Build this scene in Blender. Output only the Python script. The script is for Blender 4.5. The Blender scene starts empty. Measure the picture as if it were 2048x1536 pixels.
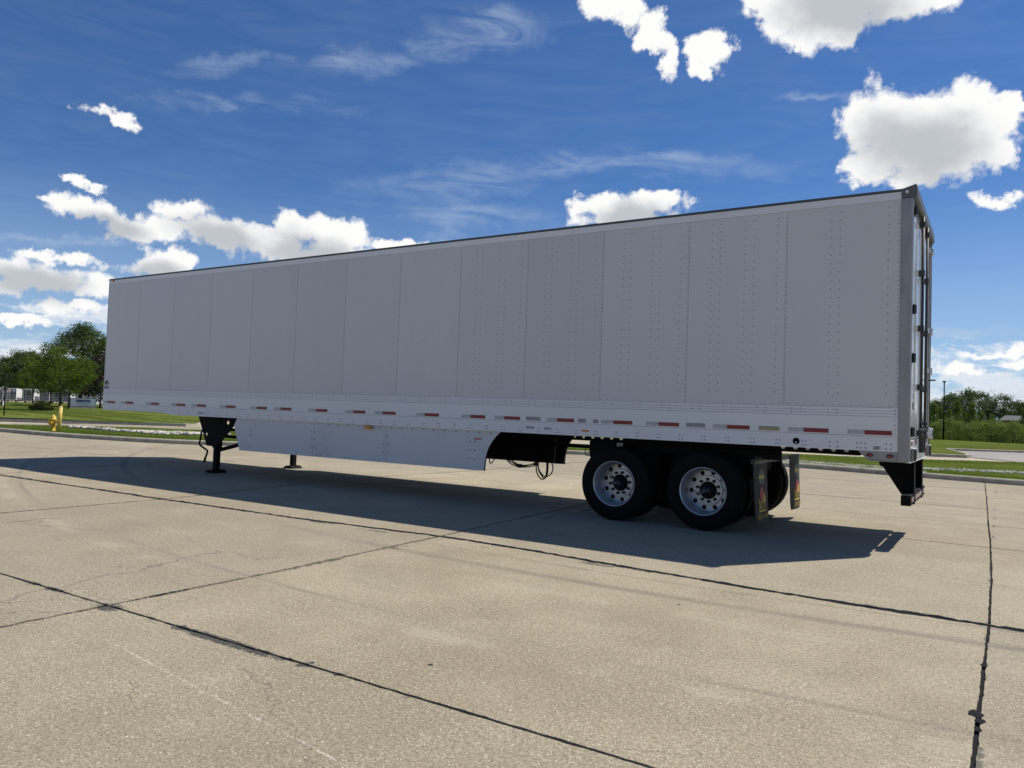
import bpy, bmesh, math, random
import numpy as np
from mathutils import Vector, Matrix
from mathutils.geometry import tessellate_polygon, delaunay_2d_cdt
R = math.radians
sc = bpy.context.scene
COL = sc.collection

# ---------------------------------------------------------------- camera
CAM = Vector((0.85586, -9.5629, 1.43806))
cR = Vector((0.84270376, 0.53728004, 0.03435894))
cU = Vector((-0.00985409, -0.04841589, 0.99877865))
cB = Vector((0.53828735, -0.8420131, -0.03550585))
FPX = 1530.68
cd = bpy.data.cameras.new('camera')
cam = bpy.data.objects.new('camera', cd)
COL.objects.link(cam)
cam.matrix_world = Matrix(((cR.x, cU.x, cB.x, CAM.x), (cR.y, cU.y, cB.y, CAM.y), (cR.z, cU.z, cB.z, CAM.z), (0, 0, 0, 1)))
cd.sensor_width = 36.0
cd.lens = FPX / 2048 * 36.0
cd.clip_start = 0.05
cd.clip_end = 6000
sc.camera = cam

def at(px, py, d):
    """the place seen at a pixel of the photograph, at horizontal distance d"""
    v = -cB * FPX + cR * (px - 1024) + cU * (768 - py)
    h = math.hypot(v.x, v.y)
    return CAM + v * (d / h)

# ---------------------------------------------------------------- exposure, sun, sky
sc.view_settings.view_transform = 'Standard'
sc.view_settings.look = 'None'
sc.view_settings.gamma = 1
sc.view_settings.use_curve_mapping = False
sc.view_settings.exposure = 0.0
sc.cycles.max_bounces = 5
sc.cycles.diffuse_bounces = 3
sc.cycles.glossy_bounces = 3
sc.cycles.use_denoising = True

SUN = Vector((1.50, 2.197, 4.09)).normalized()
sd = bpy.data.lights.new('sun', 'SUN')
sd.energy = 5.0
sd.angle = R(0.53)
sd.color = (1.0, 0.945, 0.85)
so = bpy.data.objects.new('sun', sd)
COL.objects.link(so)
so.rotation_euler = SUN.to_track_quat('Z', 'Y').to_euler()
so.location = (10, 15, 30)

world = bpy.data.worlds.new('World')
sc.world = world
world.use_nodes = True

class NT:
    def __init__(s, nt): s.nt = nt; s.L = nt.links.new
    def n(s, t, **k):
        o = s.nt.nodes.new(t)
        for a, b in k.items(): setattr(o, a, b)
        return o
    def put(s, sock, v):
        if isinstance(v, bpy.types.NodeSocket): s.L(v, sock)
        elif v is not None: sock.default_value = v
    def m(s, op, a, b=None, c=None, clamp=False):
        o = s.n('ShaderNodeMath', operation=op); o.use_clamp = clamp
        for i, v in enumerate((a, b, c)):
            if v is not None: s.put(o.inputs[i], v)
        return o.outputs[0]
    def v(s, op, a, b=None, sc_=None):
        o = s.n('ShaderNodeVectorMath', operation=op)
        s.put(o.inputs[0], a)
        if b is not None: s.put(o.inputs[1], b)
        if sc_ is not None: s.put(o.inputs['Scale'], sc_)
        return o.outputs['Value'] if op in ('LENGTH', 'DOT_PRODUCT', 'DISTANCE') else o.outputs[0]
    def noise(s, vec, scale, detail=4, rough=.5, dist=0, col=False):
        o = s.n('ShaderNodeTexNoise'); s.put(o.inputs['Vector'], vec)
        o.inputs['Scale'].default_value = scale; o.inputs['Detail'].default_value = detail
        o.inputs['Roughness'].default_value = rough; o.inputs['Distortion'].default_value = dist
        return o.outputs['Color' if col else 'Fac']
    def ss(s, x, a, b, lo=0., hi=1.):
        o = s.n('ShaderNodeMapRange', interpolation_type='SMOOTHSTEP')
        s.put(o.inputs[0], x)
        for i, q in enumerate((a, b, lo, hi)): s.put(o.inputs[i + 1], q)
        return o.outputs[0]
    def mix(s, f, a, b, mode='MIX'):
        o = s.n('ShaderNodeMix', data_type='RGBA', blend_type=mode)
        s.put(o.inputs[0], f)
        for i, q in ((6, a), (7, b)):
            if isinstance(q, (tuple, list)) and len(q) == 3: q = (*q, 1)
            s.put(o.inputs[i], q)
        return o.outputs[2]
    def mapping(s, vec, loc=(0, 0, 0), rot=(0, 0, 0), scale=(1, 1, 1), typ='POINT'):
        o = s.n('ShaderNodeMapping', vector_type=typ)
        s.put(o.inputs[0], vec)
        o.inputs['Location'].default_value = loc; o.inputs['Rotation'].default_value = rot; o.inputs['Scale'].default_value = scale
        return o.outputs[0]

def build_sky():
    W = NT(world.node_tree)
    bg = world.node_tree.nodes['Background']
    bg.inputs[1].default_value = 0.1
    sk = W.n('ShaderNodeTexSky', sky_type='NISHITA')
    sk.sun_disc = False
    sk.sun_elevation = math.asin(SUN.z)
    sk.sun_rotation = math.atan2(SUN.x, SUN.y)
    sk.air_density = 1.0; sk.dust_density = 0.1; sk.ozone_density = 3.0
    sky = W.mix(1.0, sk.outputs[0], SKY_TINT, 'MULTIPLY')
    tc = W.n('ShaderNodeTexCoord')
    d = W.v('NORMALIZE', tc.outputs['Generated'])
    sp = W.n('ShaderNodeSeparateXYZ'); W.L(d, sp.inputs[0])
    az = W.m('MULTIPLY', W.m('ARCTAN2', sp.outputs[0], sp.outputs[1]), 57.2958)
    el = W.m('MULTIPLY', W.m('ARCSINE', sp.outputs[2]), 57.2958)
    cb = W.n('ShaderNodeCombineXYZ'); W.L(az, cb.inputs[0]); W.L(el, cb.inputs[1])
    P = cb.outputs[0]
    # edge distortion of the cloud shapes
    wob = W.v('SUBTRACT', W.noise(d, 22, 5, .62, col=True), (.5, .5, .5))
    Pd = W.v('ADD', P, W.v('MULTIPLY', wob, (4.2, 2.9, 0)))
    # cumulus heaps: (azimuth, elevation, half width, half height, tilt) in degrees
    lobes = CUMULUS
    f = None
    for (a, e, ra, re, t) in lobes:
        mp = W.mapping(Pd, (a, e, 0), (0, 0, t), (ra * 1.1, re * 1.12, 1), 'TEXTURE')
        x = W.m('SUBTRACT', 1.06, W.v('LENGTH', mp))
        x = W.m('MULTIPLY', x, min(1.6, .55 + .35 * re))
        f = x if f is None else W.m('SMOOTH_MAX', f, x, .12)
    # elsewhere round the sky the same kind of heaps go on
    gen = W.noise(W.mapping(d, scale=(1, 1, 2.2)), 3.4, 5, .55)
    inview = W.m('MULTIPLY', W.ss(az, -72, -67.5), W.m('MULTIPLY', W.ss(az, 6, 1.5), W.m('MULTIPLY', W.ss(el, 38, 30), W.ss(az, 7, 3))))
    genf = W.m('SUBTRACT', W.m('MULTIPLY', W.m('SUBTRACT', gen, .655), 5.0), W.m('MULTIPLY', inview, 5))
    # low bank of flat clouds along the horizon
    low = W.noise(W.mapping(P, scale=(.17, .62, 1)), 1.0, 7, .62, .3)
    lowm = W.m('MULTIPLY', W.ss(el, 9.5, 5.0), W.ss(el, -.5, .8))
    lowf = W.m('SUBTRACT', W.m('MULTIPLY', W.m('SUBTRACT', low, W.ss(el, 1.0, 8.5, .38, .53)), 3.2), W.m('MULTIPLY', W.m('SUBTRACT', 1.0, lowm), 2.0))
    fine = W.noise(d, 30, 9, .64)
    vo = W.n('ShaderNodeTexVoronoi', feature='F1'); W.L(W.v('ADD', d, W.v('MULTIPLY', wob, (.02, .02, .02))), vo.inputs['Vector'])
    vo.inputs['Scale'].default_value = 26; vo.inputs['Detail'].default_value = 1.5; vo.inputs['Roughness'].default_value = .55
    puff = W.m('SUBTRACT', .60, vo.outputs['Distance'])
    fm = W.m('SMOOTH_MAX', f, genf, .05)
    dens = W.m('ADD', fm, W.m('ADD', W.m('MULTIPLY', W.m('SUBTRACT', fine, .48), 1.45), W.m('MULTIPLY', puff, .38)))
    cover = W.ss(dens, -.06, .34)
    # how much cloud lies towards the sun: shades the bellies
    Ps = W.v('ADD', W.v('ADD', P, W.v('MULTIPLY', wob, (1.8, 1.2, 0))), (.35, .55, 0))
    g = None
    for (a, e, ra, re, t) in BELLIES:
        mp = W.mapping(Ps, (a, e, 0), (0, 0, t), (ra * 1.05, re * 1.05, 1), 'TEXTURE')
        x = W.m('SUBTRACT', 1.0, W.v('LENGTH', mp))
        g = x if g is None else W.m('SMOOTH_MAX', g, x, .35)
    g = W.m('MAXIMUM', g, W.m('MULTIPLY', genf, .9))
    soft = W.noise(W.mapping(d, scale=(1, 1, 1.8)), 13, 4, .55)
    shade = W.m('ADD', W.m('MULTIPLY', g, 1.4), W.m('ADD', W.m('MULTIPLY', W.m('SUBTRACT', soft, .5), .9), W.m('MULTIPLY', puff, -.25)))
    cc = W.mix(W.ss(shade, .05, 1.05), (9.9, 9.9, 9.8), (5.3, 5.6, 6.0))
    emb = W.m('SUBTRACT', fine, .5)
    # thin high wisps
    cz = None
    for (a, e, ra, re, t) in CIRRUS:
        mp = W.mapping(Pd, (a, e, 0), (0, 0, t), (ra, re, 1), 'TEXTURE')
        x = W.ss(W.v('LENGTH', mp), 1.25, .1)
        cz = x if cz is None else W.m('MAXIMUM', cz, x)
    ws = W.noise(W.mapping(P, rot=(0, 0, R(8)), scale=(.06, .30, 1)), 2.2, 8, .60, 1.3)
    wisp = W.m('MULTIPLY', W.ss(ws, .26, .88), W.m('MAXIMUM', cz, .12))
    haze = W.ss(el, 17, 1, 0, .46)
    s1 = W.mix(haze, sky, (5.6, 7.2, 9.3))
    s1 = W.mix(W.m('MULTIPLY', wisp, .60), s1, (5.2, 6.2, 7.6))
    lowc = W.ss(W.m('ADD', lowf, W.m('MULTIPLY', W.m('SUBTRACT', fine, .5), .8)), 0, .5)
    lowcol = W.mix(W.ss(W.m('ADD', lowf, emb), .1, 1.1), (8.8, 9.1, 9.5), (5.9, 6.5, 7.5))
    s2 = W.mix(W.m('MULTIPLY', lowc, .88), s1, lowcol)
    s3 = W.mix(cover, s2, cc)
    W.L(s3, bg.inputs[0])

SKY_TINT = (.38, .60, .885)
CUMULUS = [(-13.87,28.34,2.94,1.55,2.974),(-10.82,26.82,4.16,1.76,2.977),(-7.01,27.52,3.79,1.68,2.931),(-12.05,25.51,1.55,0.8,2.722),(-4.57,26.82,1.82,0.67,2.929),(-25.57,28.25,2.34,1.13,2.985),(-22.72,26.56,1.88,1.32,2.401),(-21.49,24.74,1.19,0.73,1.649),(-18.68,25.36,1.78,1.48,2.953),(-19.36,23.91,0.94,0.69,2.984),(-4.44,18.55,4.92,2.77,2.95),(-7.33,19.97,2.54,1.98,2.798),(-7.6,17.35,1.95,1.41,2.916),(-1.59,19.64,2.49,1.53,2.709),(-4.85,16.44,2.39,0.99,3.01),(-0.6,17.29,1.53,1.32,2.304),(0.71,19.84,1.3,0.58,2.585),(-0.57,14.34,1.7,0.45,3.021),(-26.25,15.25,2.31,1.06,3.138),(-22.07,15.3,2.26,0.84,3.12),(-24.25,14.33,3.88,0.78,3.138),(-61.06,17.98,1.77,0.41,3.01),(-62.94,13.96,1.25,0.28,3.049),(-61.93,13.79,1.14,0.32,3.125),(-64.12,12.43,1.37,0.22,-3.07),(-61.99,12.14,2.69,0.9,3.03),(-59.29,11.34,2.53,0.89,3.015),(-56.25,12.56,1.58,0.93,3.122),(-53.77,11.52,3.41,1.17,3.004),(-57.14,11.39,2.2,0.86,-3.004),(-48.91,12.78,1.82,1.17,-3.007),(-46.07,12.34,2.84,1.13,3.026),(-47.07,10.95,4.6,0.99,-3.057),(-41.69,11.99,2.57,0.5,3.124),(-50.41,11.52,2.06,1.17,-3.019),(-57.5,9.07,2.12,1.0,-3.015),(-64.49,8.81,1.7,0.62,-2.995),(-62.25,8.68,1.7,0.45,3.11),(-66.32,8.0,1.44,0.67,-2.986),(-63.73,7.32,3.45,0.83,-3.083),(-61.31,7.01,1.16,0.71,-3.002),(-66.13,6.79,1.58,0.68,-3.008),(-62.54,5.75,2.41,0.39,-3.044),(-65.76,4.64,2.37,0.31,-3.047),(-61.28,3.4,2.02,0.33,-3.069),(-0.34,4.92,1.61,0.38,-2.989),(-1.96,3.66,1.67,0.52,-3.14),(0.99,4.28,1.3,0.37,3.132)]
BELLIES = [(-4.4, 18.4, 5.6, 3.1, 2.95), (-9.5, 27.3, 6.2, 2.3, 2.95), (-23.6, 14.8, 4.6, 1.5, 3.138), (-47.5, 11.4, 5.0, 1.9, 3.02), (-53.5, 11.9, 4.2, 1.4, 3.02), (-60.5, 11.7, 3.6, 1.1, 3.02), (-57.5, 8.9, 2.4, 1.2, 3.1), (-64.5, 7.6, 4.5, 1.6, 3.1)]
CIRRUS = [(-34.43,26.81,6.47,1.54,-3.101),(-41.14,24.82,11.21,1.1,-2.938),(-54.8,22.4,4.03,0.74,-2.808),(-20.99,18.03,10.92,1.18,3.064),(-37.78,16.39,9.77,1.57,-2.988),(-28.4,18.1,5.64,1.03,-3.133),(-52.36,20.3,8.78,0.79,-3.041),(-35.82,14.37,7.52,1.25,3.105),(-10.71,21.89,3.95,0.46,3.034),(-38.38,12.8,2.24,0.9,-3.084),(-62.75,10.06,7.1,0.44,-3.003),(-2.83,5.92,8.49,0.39,3.122)]
build_sky()

# ---------------------------------------------------------------- object helpers
def tag(o, label=None, cat=None, group=None, kind=None):
    if label: o['label'] = label
    if cat: o['category'] = cat
    if group: o['group'] = group
    if kind: o['kind'] = kind
    return o

def empty(name, loc, label, cat, group=None, rz=0.0):
    o = bpy.data.objects.new(name, None)
    o.empty_display_size = .2
    COL.objects.link(o)
    o.location = loc; o.rotation_euler = (0, 0, rz)
    return tag(o, label, cat, group)

class MB:
    def __init__(s): s.v = []; s.f = []; s.mi = []; s.sm = []
    def add(s, vs, fs, mi=0, sm=False):
        b = len(s.v); s.v += [tuple(v) for v in vs]
        for f in fs: s.f.append([i + b for i in f]); s.mi.append(mi); s.sm.append(sm)
        return s
    def box(s, x0, x1, y0, y1, z0, z1, mi=0):
        return s.add([(x0,y0,z0),(x1,y0,z0),(x1,y1,z0),(x0,y1,z0),(x0,y0,z1),(x1,y0,z1),(x1,y1,z1),(x0,y1,z1)],
                     [(0,3,2,1),(4,5,6,7),(0,1,5,4),(1,2,6,5),(2,3,7,6),(3,0,4,7)], mi)
    def bar(s, p, q, w, h=None, mi=0, up=(0, 0, 1)):
        p, q = Vector(p), Vector(q); d = (q - p).normalized(); h = h or w
        a = d.cross(Vector(up))
        if a.length < 1e-4: a = d.cross(Vector((0, 1, 0)))
        a.normalize(); b = a.cross(d)
        a = a * w / 2; b = b * h / 2
        return s.add([p-a-b, p+a-b, p+a+b, p-a+b, q-a-b, q+a-b, q+a+b, q-a+b],
                     [(0,1,2,3),(7,6,5,4),(0,4,5,1),(1,5,6,2),(2,6,7,3),(3,7,4,0)], mi)
    def tube(s, pts, r, n=8, mi=0, cap=True):
        pts = [Vector(p) for p in pts]; rs = r if isinstance(r, (list, tuple)) else [r] * len(pts)
        vs = []; prev = None
        for i, p in enumerate(pts):
            d = (pts[min(i+1, len(pts)-1)] - pts[max(i-1, 0)])
            d = d.normalized() if d.length > 1e-9 else Vector((0, 0, 1))
            if prev is None:
                a = d.cross(Vector((0, 0, 1)))
                if a.length < 1e-3: a = d.cross(Vector((0, 1, 0)))
            else:
                a = prev - d * prev.dot(d)
                if a.length < 1e-4: a = d.cross(Vector((0, 1, 0)))
            a.normalize(); prev = a; b = d.cross(a)
            for k in range(n):
                t = 2 * math.pi * k / n
                vs.append(p + a * math.cos(t) * rs[i] + b * math.sin(t) * rs[i])
        fs = [(i*n+k, i*n+(k+1) % n, (i+1)*n+(k+1) % n, (i+1)*n+k) for i in range(len(pts)-1) for k in range(n)]
        s.add(vs, fs, mi, True)
        if cap:
            b0 = len(s.v) - len(vs)
            s.f.append([b0 + k for k in reversed(range(n))]); s.mi.append(mi); s.sm.append(False)
            s.f.append([b0 + (len(pts)-1)*n + k for k in range(n)]); s.mi.append(mi); s.sm.append(False)
        return s
    def cyl(s, p, q, r, n=16, r2=None, mi=0):
        return s.tube([p, q], [r, r if r2 is None else r2], n, mi)
    def lathe(s, prof, c, ax='y', n=32, mi=0, sm=True, flip=False):
        """prof: (radius, distance along the axis)"""
        vs = []
        for r, a in prof:
            for k in range(n):
                t = 2 * math.pi * k / n; u, w = r * math.cos(t), r * math.sin(t)
                if ax == 'y': vs.append((c[0]+u, c[1]+a, c[2]+w))
                elif ax == 'z': vs.append((c[0]+u, c[1]+w, c[2]+a))
                else: vs.append((c[0]+a, c[1]+u, c[2]+w))
        fs = []
        for i in range(len(prof)-1):
            for k in range(n):
                f = (i*n+k, i*n+(k+1) % n, (i+1)*n+(k+1) % n, (i+1)*n+k)
                fs.append(f[::-1] if flip else f)
        return s.add(vs, fs, mi, sm)
    def prism(s, poly, plane, a0, a1, holes=(), mi=0):
        def P(p, a):
            if plane == 'xz': return (p[0], a, p[1])
            if plane == 'yz': return (a, p[0], p[1])
            return (p[0], p[1], a)
        loops = [list(poly)] + [list(h) for h in holes]
        flat = [p for l in loops for p in l]; N = len(flat)
        tris = tessellate_polygon([[Vector((p[0], p[1], 0)) for p in l] for l in loops])
        vs = [P(p, a0) for p in flat] + [P(p, a1) for p in flat]
        fs = [tuple(t) for t in tris] + [tuple(i + N for i in reversed(t)) for t in tris]
        o = 0
        for l in loops:
            n = len(l)
            for k in range(n): fs.append((o+k, o+(k+1) % n, N+o+(k+1) % n, N+o+k))
            o += n
        return s.add(vs, fs, mi)
    def disc(s, c, r, ax, n=8, mi=0, dome=0.0):
        """small rivet head: a low cone facing the axis direction ax (vector)"""
        ax = Vector(ax).normalized(); a = ax.orthogonal().normalized(); b = ax.cross(a); c = Vector(c)
        vs = [c + ax * dome] + [c + a*r*math.cos(2*math.pi*k/n) + b*r*math.sin(2*math.pi*k/n) for k in range(n)]
        return s.add(vs, [(0, 1+k, 1+(k+1) % n) for k in range(n)], mi, True)
    def build(s, name, mats, parent=None, off=None, bevel=0, label=None, kind=None, fix=True):
        me = bpy.data.meshes.new(name)
        o3 = Vector(off) if off is not None else Vector((0, 0, 0))
        me.from_pydata([(v[0]-o3.x, v[1]-o3.y, v[2]-o3.z) for v in s.v], [], s.f)
        mats = mats if isinstance(mats, (list, tuple)) else [mats]
        for m in mats: me.materials.append(m)
        if len(mats) > 1: me.polygons.foreach_set('material_index', s.mi)
        me.polygons.foreach_set('use_smooth', s.sm)
        if fix:
            bm = bmesh.new(); bm.from_mesh(me)
            bmesh.ops.recalc_face_normals(bm, faces=bm.faces[:]); bm.to_mesh(me); bm.free()
        me.update()
        ob = bpy.data.objects.new(name, me); COL.objects.link(ob)
        if parent is not None: ob.parent = parent
        if off is not None and parent is None: ob.location = off
        if bevel:
            b = ob.modifiers.new('bevel', 'BEVEL'); b.width = bevel; b.segments = 2; b.limit_method = 'ANGLE'
        if label: ob['label'] = label
        if kind: ob['kind'] = kind
        return ob

def origin(o, v):
    """children of o are written in world coordinates relative to v"""
    ORI[o.name] = Vector(v)
ORI = {}
def part(mb, name, mats, parent, **k):
    root = parent
    while root.parent is not None: root = root.parent
    o3 = ORI.get(root.name, Vector((0, 0, 0)))
    # children of a child: the child's own location counts
    loc = Vector((0, 0, 0)); p = parent
    while p is not None and p.parent is not None: loc += p.location; p = p.parent
    mb.v = [(v[0]-o3.x-loc.x, v[1]-o3.y-loc.y, v[2]-o3.z-loc.z) for v in mb.v]
    return mb.build(name, mats, parent, **k)

def copy_tree(o, parent=None):
    c = o.copy(); COL.objects.link(c); c.parent = parent
    for ch in [x for x in KIDS.get(o.name, [])]:
        k = copy_tree(ch, c); KIDS.setdefault(c.name, []).append(k)
    return c
KIDS = {}
def index_kids():
    KIDS.clear()
    for o in COL.objects:
        if o.parent: KIDS.setdefault(o.parent.name, []).append(o)

def circle(cx, cy, r, n=16, a0=0.0):
    return [(cx + r*math.cos(a0+2*math.pi*k/n), cy + r*math.sin(a0+2*math.pi*k/n)) for k in range(n)]

def smooth3(pts, n):
    P = [Vector(p) for p in pts]; out = []
    for i in range(len(P)-1):
        p0, p1, p2, p3 = P[max(0, i-1)], P[i], P[i+1], P[min(len(P)-1, i+2)]
        for k in range(n):
            t = k/n; out.append(.5*((2*p1)+(p2-p0)*t+(2*p0-5*p1+4*p2-p3)*t*t+(3*p1-p0-3*p2+p3)*t**3))
    out.append(P[-1]); return out

# ---------------------------------------------------------------- materials
def mat(name, col, rough=.5, metal=0.0, var=.08, scale=4.0, bump=0.0, bscale=40.0, coat=0.0, spec=.5, dirt=None, dscale=1.5, stretch=(1, 1, 1)):
    m = bpy.data.materials.new(name); m.use_nodes = True
    T = NT(m.node_tree); b = m.node_tree.nodes['Principled BSDF']
    tc = T.n('ShaderNodeTexCoord').outputs['Object']
    v = T.mapping(tc, scale=stretch)
    n = T.noise(v, scale, 5, .6)
    lo = tuple(max(0, c*(1-var)) for c in col); hi = tuple(min(1, c*(1+var)) for c in col)
    c = T.mix(T.ss(n, .3, .7), lo, hi)
    if dirt:
        c = T.mix(T.m('MULTIPLY', T.ss(T.noise(v, dscale, 6, .65), .52, .75), dirt[3]), c, dirt[:3])
    T.L(c, b.inputs['Base Color'])
    T.put(b.inputs['Roughness'], T.ss(n, .2, .8, max(.02, rough-.07), min(1, rough+.07)))
    b.inputs['Metallic'].default_value = metal
    b.inputs['Specular IOR Level'].default_value = spec
    b.inputs['Coat Weight'].default_value = coat
    b.inputs['Coat Roughness'].default_value = .08
    if bump:
        bp = T.n('ShaderNodeBump'); bp.inputs['Strength'].default_value = 1; bp.inputs['Distance'].default_value = bump
        T.L(T.noise(v, bscale, 4, .6), bp.inputs['Height']); T.L(bp.outputs[0], b.inputs['Normal'])
    return m

M_panel = mat('white_panel_paint', (.60, .60, .585), .34, var=.015, scale=.9, bump=.0035, bscale=1.3, coat=.15, dirt=(.50, .47, .42, .18), dscale=.8, stretch=(1, 1, .35))
def panel_tone(m, amt):
    T = NT(m.node_tree); b = m.node_tree.nodes['Principled BSDF']; src = b.inputs['Base Color'].links[0].from_socket
    q = T.ss(T.n('ShaderNodeObjectInfo').outputs['Random'], 0, 1, 1-amt, 1.0)
    cb = T.n('ShaderNodeCombineXYZ'); [T.L(q, cb.inputs[i]) for i in range(3)]
    T.L(T.mix(1, src, cb.outputs[0], 'MULTIPLY'), b.inputs['Base Color'])
panel_tone(M_panel, .055)
M_rail = mat('satin_aluminium_rail', (.72, .72, .72), .36, .0, var=.03, scale=1.2, coat=.2, dirt=(.45, .42, .38, .25), stretch=(.3, 1, 2))
M_base = mat('painted_white_base_strip', (.74, .74, .72), .36, .0, var=.03, scale=1.0, coat=.2, dirt=(.5, .47, .42, .2), stretch=(.3, 1, 2))
M_skirt = mat('white_skirt_plastic', (.60, .61, .61), .42, var=.03, scale=.9, bump=.002, bscale=1.5, dirt=(.38, .36, .33, .35), dscale=1.2)
M_steel = mat('brushed_stainless', (.29, .29, .28), .42, .3, var=.14, scale=7, dirt=(.26, .25, .24, .45), dscale=5, stretch=(1, 1, .3))
M_alu = mat('bare_aluminium', (.62, .63, .64), .36, .8, var=.08, scale=5, dirt=(.3, .29, .27, .3))
M_roofedge = mat('dark_roof_rail', (.075, .08, .085), .5, .2, var=.1)
M_rivet = mat('rivet_metal', (.27, .275, .29), .45, .3, var=.1)
M_seam = mat('seam_sealant', (.45, .455, .46), .7)
M_black = mat('black_chassis_paint', (.006, .006, .0065), .7, var=.3, scale=6, spec=.12, dirt=(.02, .018, .016, .4))
M_blackrough = mat('black_rubber', (.006, .006, .006), .85, var=.2, scale=14, bump=.002, bscale=60, spec=.12, dirt=(.018, .016, .014, .5))
M_tyre = mat('tyre_rubber', (.006, .006, .0065), .85, var=.25, scale=9, bump=.0015, bscale=90, spec=.15, dirt=(.018, .016, .014, .45), dscale=4)
M_rim = mat('polished_aluminium_rim', (.43, .45, .47), .34, .6, var=.05, scale=6, dirt=(.25, .26, .27, .3), dscale=3)
M_hub = mat('oily_black_hub', (.02, .022, .026), .35, .3, var=.3, scale=18)
M_red = mat('red_reflective_tape', (.21, .005, .010), .35, var=.06, scale=60)
M_silver = mat('silver_reflective_tape', (.42, .43, .43), .42, .1, var=.16, scale=30)
M_amber = mat('amber_reflector', (.62, .20, .02), .3, var=.15, scale=40, coat=.5)
M_redlens = mat('red_lamp_lens', (.32, .02, .012), .2, var=.15, scale=50, coat=.6)
M_print = mat('black_print', (.03, .03, .035), .6)
M_plate = mat('metal_label_plate', (.38, .40, .41), .45, .3, var=.2, scale=60)
M_plategold = mat('yellowed_label_plate', (.40, .37, .20), .45, .2, var=.2, scale=60)
M_darkplastic = mat('dark_grey_plastic', (.028, .03, .032), .5, var=.12)
M_door = mat('glossy_white_door', (.80, .81, .82), .12, var=.01, scale=1, coat=.6)
M_hood = mat('dark_header_metal', (.12, .12, .115), .5, .3, var=.15)
M_yellow = mat('yellow_flap_print', (.58, .42, .03), .6, var=.05)
M_flapred = mat('red_flap_print', (.45, .05, .05), .6, var=.05)
M_flapgreen = mat('green_flap_print', (.05, .085, .075), .6, var=.05)
M_flap = mat('mud_flap_rubber', (.030, .032, .035), .7, var=.15, scale=8, spec=.3, dirt=(.055, .052, .048, .4))
M_deepblue = mat('blue_sticker', (.03, .06, .13), .5, var=.1, scale=20)
M_white = mat('white_paint', (.8, .8, .79), .4, var=.04)
M_floor = mat('dark_underfloor_wood', (.05, .04, .03), .8, var=.2)

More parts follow.
